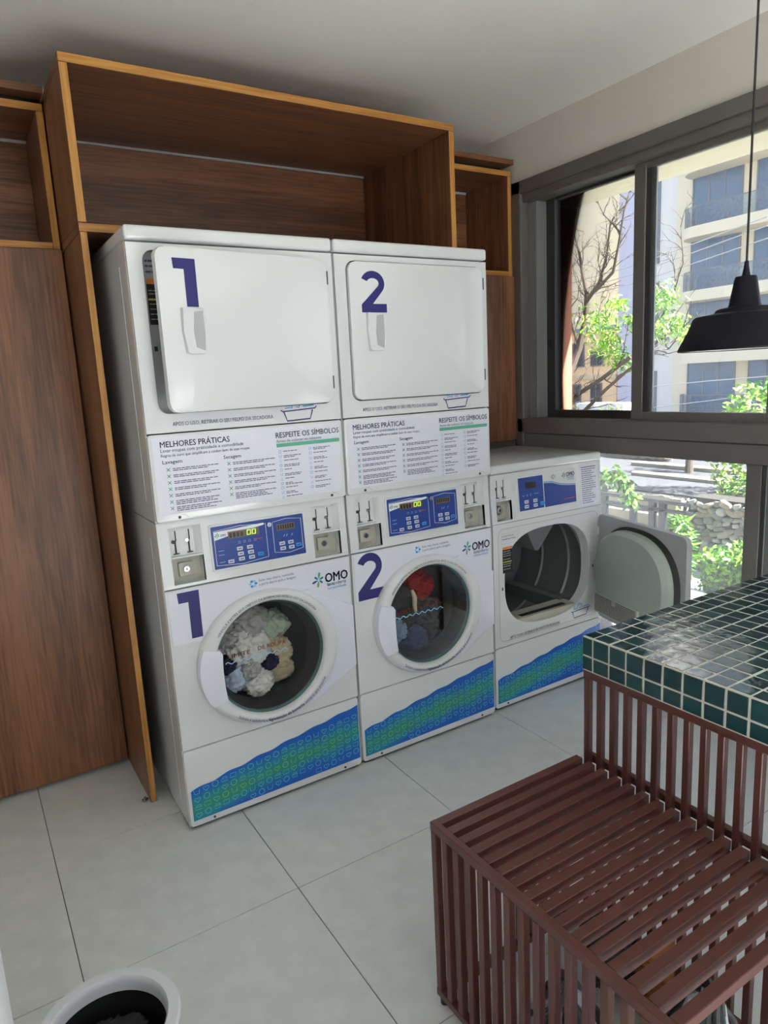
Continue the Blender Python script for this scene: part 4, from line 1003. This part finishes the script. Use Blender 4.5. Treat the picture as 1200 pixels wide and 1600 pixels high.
for px, py, r, n in ((935, 500, 30, 240), (950, 535, 28, 260), (972, 560, 20, 170), (966, 472, 14, 110), (1030, 462, 26, 260), (1020, 515, 22, 210), (1052, 505, 22, 170), (1074, 522, 16, 120), (905, 654, 22, 160), (950, 656, 26, 200), (990, 500, 18, 90), (870, 500, 9, 40)):
    for i in range(n):
        c = W3(px+rnd.gauss(0, r*.5), py+rnd.gauss(0, r*.38), rnd.uniform(-.25, .25)); m = rnd.choice((LEAF[0], LEAF[0], LEAF[1], LEAF[3]))
        leaf(q, c, .115, .030, rnd, m, .9)
o = q.build('leaves', t, 0); o['kind'] = 'stuff'
# low drooping spray near the railing
p = far(940, 745, 5.6); t = thing('leafy_sapling', 'young sapling with a drooping leafy spray near the railing', 'sapling', (5.6, p.y+.45, -1.2)); o3 = t.location.copy()
SP = [far(a, b, 5.6)-o3 for a, b in ((900, 760), (940, 742), (962, 738), (978, 752), (988, 785))]
q = MB(); q.tube([Vector((0, 0, 0)), Vector((0, 0, .5))]+SP, [.02, .018, .016, .013, .010, .008, .005], BARK, 6); q.build('stem', t)
q = MB()
for i in range(420):
    k = rnd.randrange(4); c = SP[k].lerp(SP[k+1], rnd.random()); leaf(q, c+Vector((rnd.gauss(0, .03), rnd.gauss(0, .05), rnd.gauss(-.02, .04))), .10, .035, rnd, rnd.choice(LEAF[:3]), .7)
o = q.build('leaves', t, 0); o['kind'] = 'stuff'
# overhead lines
WIRE = mat('wire_grey', (150, 150, 150), .5); 
for k, pts in enumerate((((850, 470), (1000, 425), (1200, 352)), ((850, 455), (1000, 412), (1200, 338)), ((850, 480), (1000, 440), (1200, 372)), ((850, 640), (1010, 605), (1110, 595), (1200, 588)), ((850, 658), (1010, 638), (1110, 626), (1200, 614)))):
    q = MB(); q.tube([far(a, b, 14) for a, b in pts], .011, WIRE, 6)
    tag(q.build('overhead_line', None), ('middle of the three upper overhead lines', 'uppermost overhead line crossing the street', 'lowest of the three upper overhead lines', 'upper of the two overhead lines low in the window', 'lowest overhead line, just above the transom')[k], 'cable', 'overhead lines across the street')

# buildings across the street
CRM = mat('cream_facade', (226, 214, 186), .85, var=.03, scale=.6); WHT = mat('white_facade', (222, 218, 212), .85, var=.03, scale=.6); SHADEF = mat('shaded_facade', (206, 202, 214), .85, var=.03, scale=.5); TANF = mat('sand_facade', (248, 234, 198), .85, var=.03, scale=.5)  # the pale lavender facade has the wall's shade put into its colour
BGL = mat('blue_glazing', (84, 112, 142), .15, var=.1, scale=1.2); WFR = mat('grey_frame', (110, 116, 122), .5); BAL = glassmat('balcony_glass', .25, (.62, .78, .9)); RAILM = mat('grey_balcony_rail', (120, 122, 124), .5)
def facade(name, label, X_, pl, pr, ztop, m, deep=8, zb=-6.0):
    ya, yb = far(pl, 400, X_).y, far(pr, 400, X_).y; t = thing(name, label, 'building', (X_, yb, zb))
    q = MB(); q.box((0, 0, 0), (deep, ya-yb, ztop-zb), m); q.build('wall', t, 0); return t, ya-yb
def fwin(t, y0, y1, z0, z1, panes=3, r=.0, gm=None):
    """window on a facade facing -x: frame, mullions, pane"""
    q = MB(); e = .07
    q.box((-.06, y0-e, z0-e), (.02, y1+e, z0), WFR); q.box((-.06, y0-e, z1), (.02, y1+e, z1+e), WFR); q.box((-.06, y0-e, z0), (.02, y0, z1), WFR); q.box((-.06, y1, z0), (.02, y1+e, z1), WFR)
    for k in range(1, panes): y = y0+(y1-y0)*k/panes; q.box((-.045, y-.035, z0), (.0, y+.035, z1), WFR)
    w_ = q.build('window', t, 0); q = MB(); q.box((-.03, y0, z0), (.01, y1, z1), gm or BGL); q.build('pane', t, 0).parent = w_; return w_
XA = 32
t, wd = facade('apartment_block', 'cream apartment block with blue windows and rounded balconies across the street', XA, 1056, 1330, 16, CRM); yb = t.location.y; zb = -6
for f in range(-1, 5):
    z0 = -.75+2.94*f-zb
    for a, b in ((1082, 1155), (1180, 1262)):
        y1, y0 = far(a, 400, XA).y-yb, far(b, 400, XA).y-yb; fwin(t, y0, y1, z0-.15, z0+2.3, 3)
    ye = far(1052, 400, XA-1.3).y-yb
    q = MB(); P = [(0, 0), (-1.3, 0), (-1.3, ye-1.1)]+[(-1.3+.0+1.1*(1-math.cos(R_(a))), ye-1.1+1.1*math.sin(R_(a))) for a in range(15, 91, 15)]+[(0, ye)]
    V = [(x, y, z0-.62) for x, y in P]+[(x, y, z0-.12) for x, y in P]; n = len(P)
    q.add(V, [tuple(range(n)), tuple(range(2*n-1, n-1, -1))]+[(i, i+n, (i+1) % n+n, (i+1) % n) for i in range(n)], CRM); bl = q.build('balcony', t, 0)
    arc = P[1:-1]; q = MB(); V = []; F = []
    for x, y in arc: V += [(x+.05, y-.04, z0-.12), (x+.05, y-.04, z0+.75)]
    for i in range(len(arc)-1): F.append((2*i, 2*i+1, 2*i+3, 2*i+2))
    q.add(V, F, BAL); q.build('balustrade', t, 0).parent = bl
    q = MB(); q.tube([(x+.05, y-.04, z0+.77) for x, y in arc], .025, RAILM, 5)
    for k in (1, 3, 5, 7): 
        if k < len(arc): q.tube([(arc[k][0]+.05, arc[k][1]-.04, z0-.12), (arc[k][0]+.05, arc[k][1]-.04, z0+.77)], .025, RAILM, 5)
    q.build('handrail', t, 0).parent = bl
t, wd = facade('white_tower', 'plain white tower with a column of narrow windows beside the balconies', 32.35, 1009, 1056, 18, WHT); yb = t.location.y
y1, y0 = far(1009, 400, 32.35).y-yb-.15, far(1029, 400, 32.35).y-yb
for z0, z1 in ((6.9, 11.5), (2.2, 5.8), (-1.6, 1.2), (-5.4, -2.6)): fwin(t, y0, y1, z0+6, z1+6, 1)
t, wd = facade('shaded_building_side', 'blank building side behind the bare branches, its shade painted in as pale lavender', 32.7, 967, 1009, 20, SHADEF)
t, wd = facade('sand_building', 'tall blank sand coloured building behind the bare branches', 42, 840, 968, 17, TANF); yb = t.location.y
t, wd = facade('brick_house', 'orange brick house with small windows behind the street tree', 33, 850, 966, far(900, 520, 33).z, mat('orange_brick', (250, 210, 164), .85, var=.08, scale=4)); yb = t.location.y
for a, b, c, d in ((893, 912, 538, 572), (925, 942, 550, 570), (892, 907, 602, 630), (925, 940, 600, 628), (860, 875, 545, 575)):
    y1, y0 = far(a, 500, 33).y-yb, far(b, 500, 33).y-yb; fwin(t, y0, y1, far((a+b)/2, d, 33).z+6, far((a+b)/2, c, 33).z+6, 2, gm=mat('dark_glazing', (60, 64, 72), .2))
BB = mat('pale_band', (226, 204, 168), .85)
for z in (590, 640):
    zz = far(900, z, 33).z+6; q = MB(); q.box((-.08, 0, zz-.12), (.0, wd, zz+.12), BB if z < 600 else RAILM); q.build('string_course', t, 0)
zz = far(900, 520, 33).z+6; q = MB(); q.box((-.25, -.1, zz), (4, wd+.1, zz+.2), mat('teal_roof', (120, 156, 150), .7)); q.build('roof', t, 0)
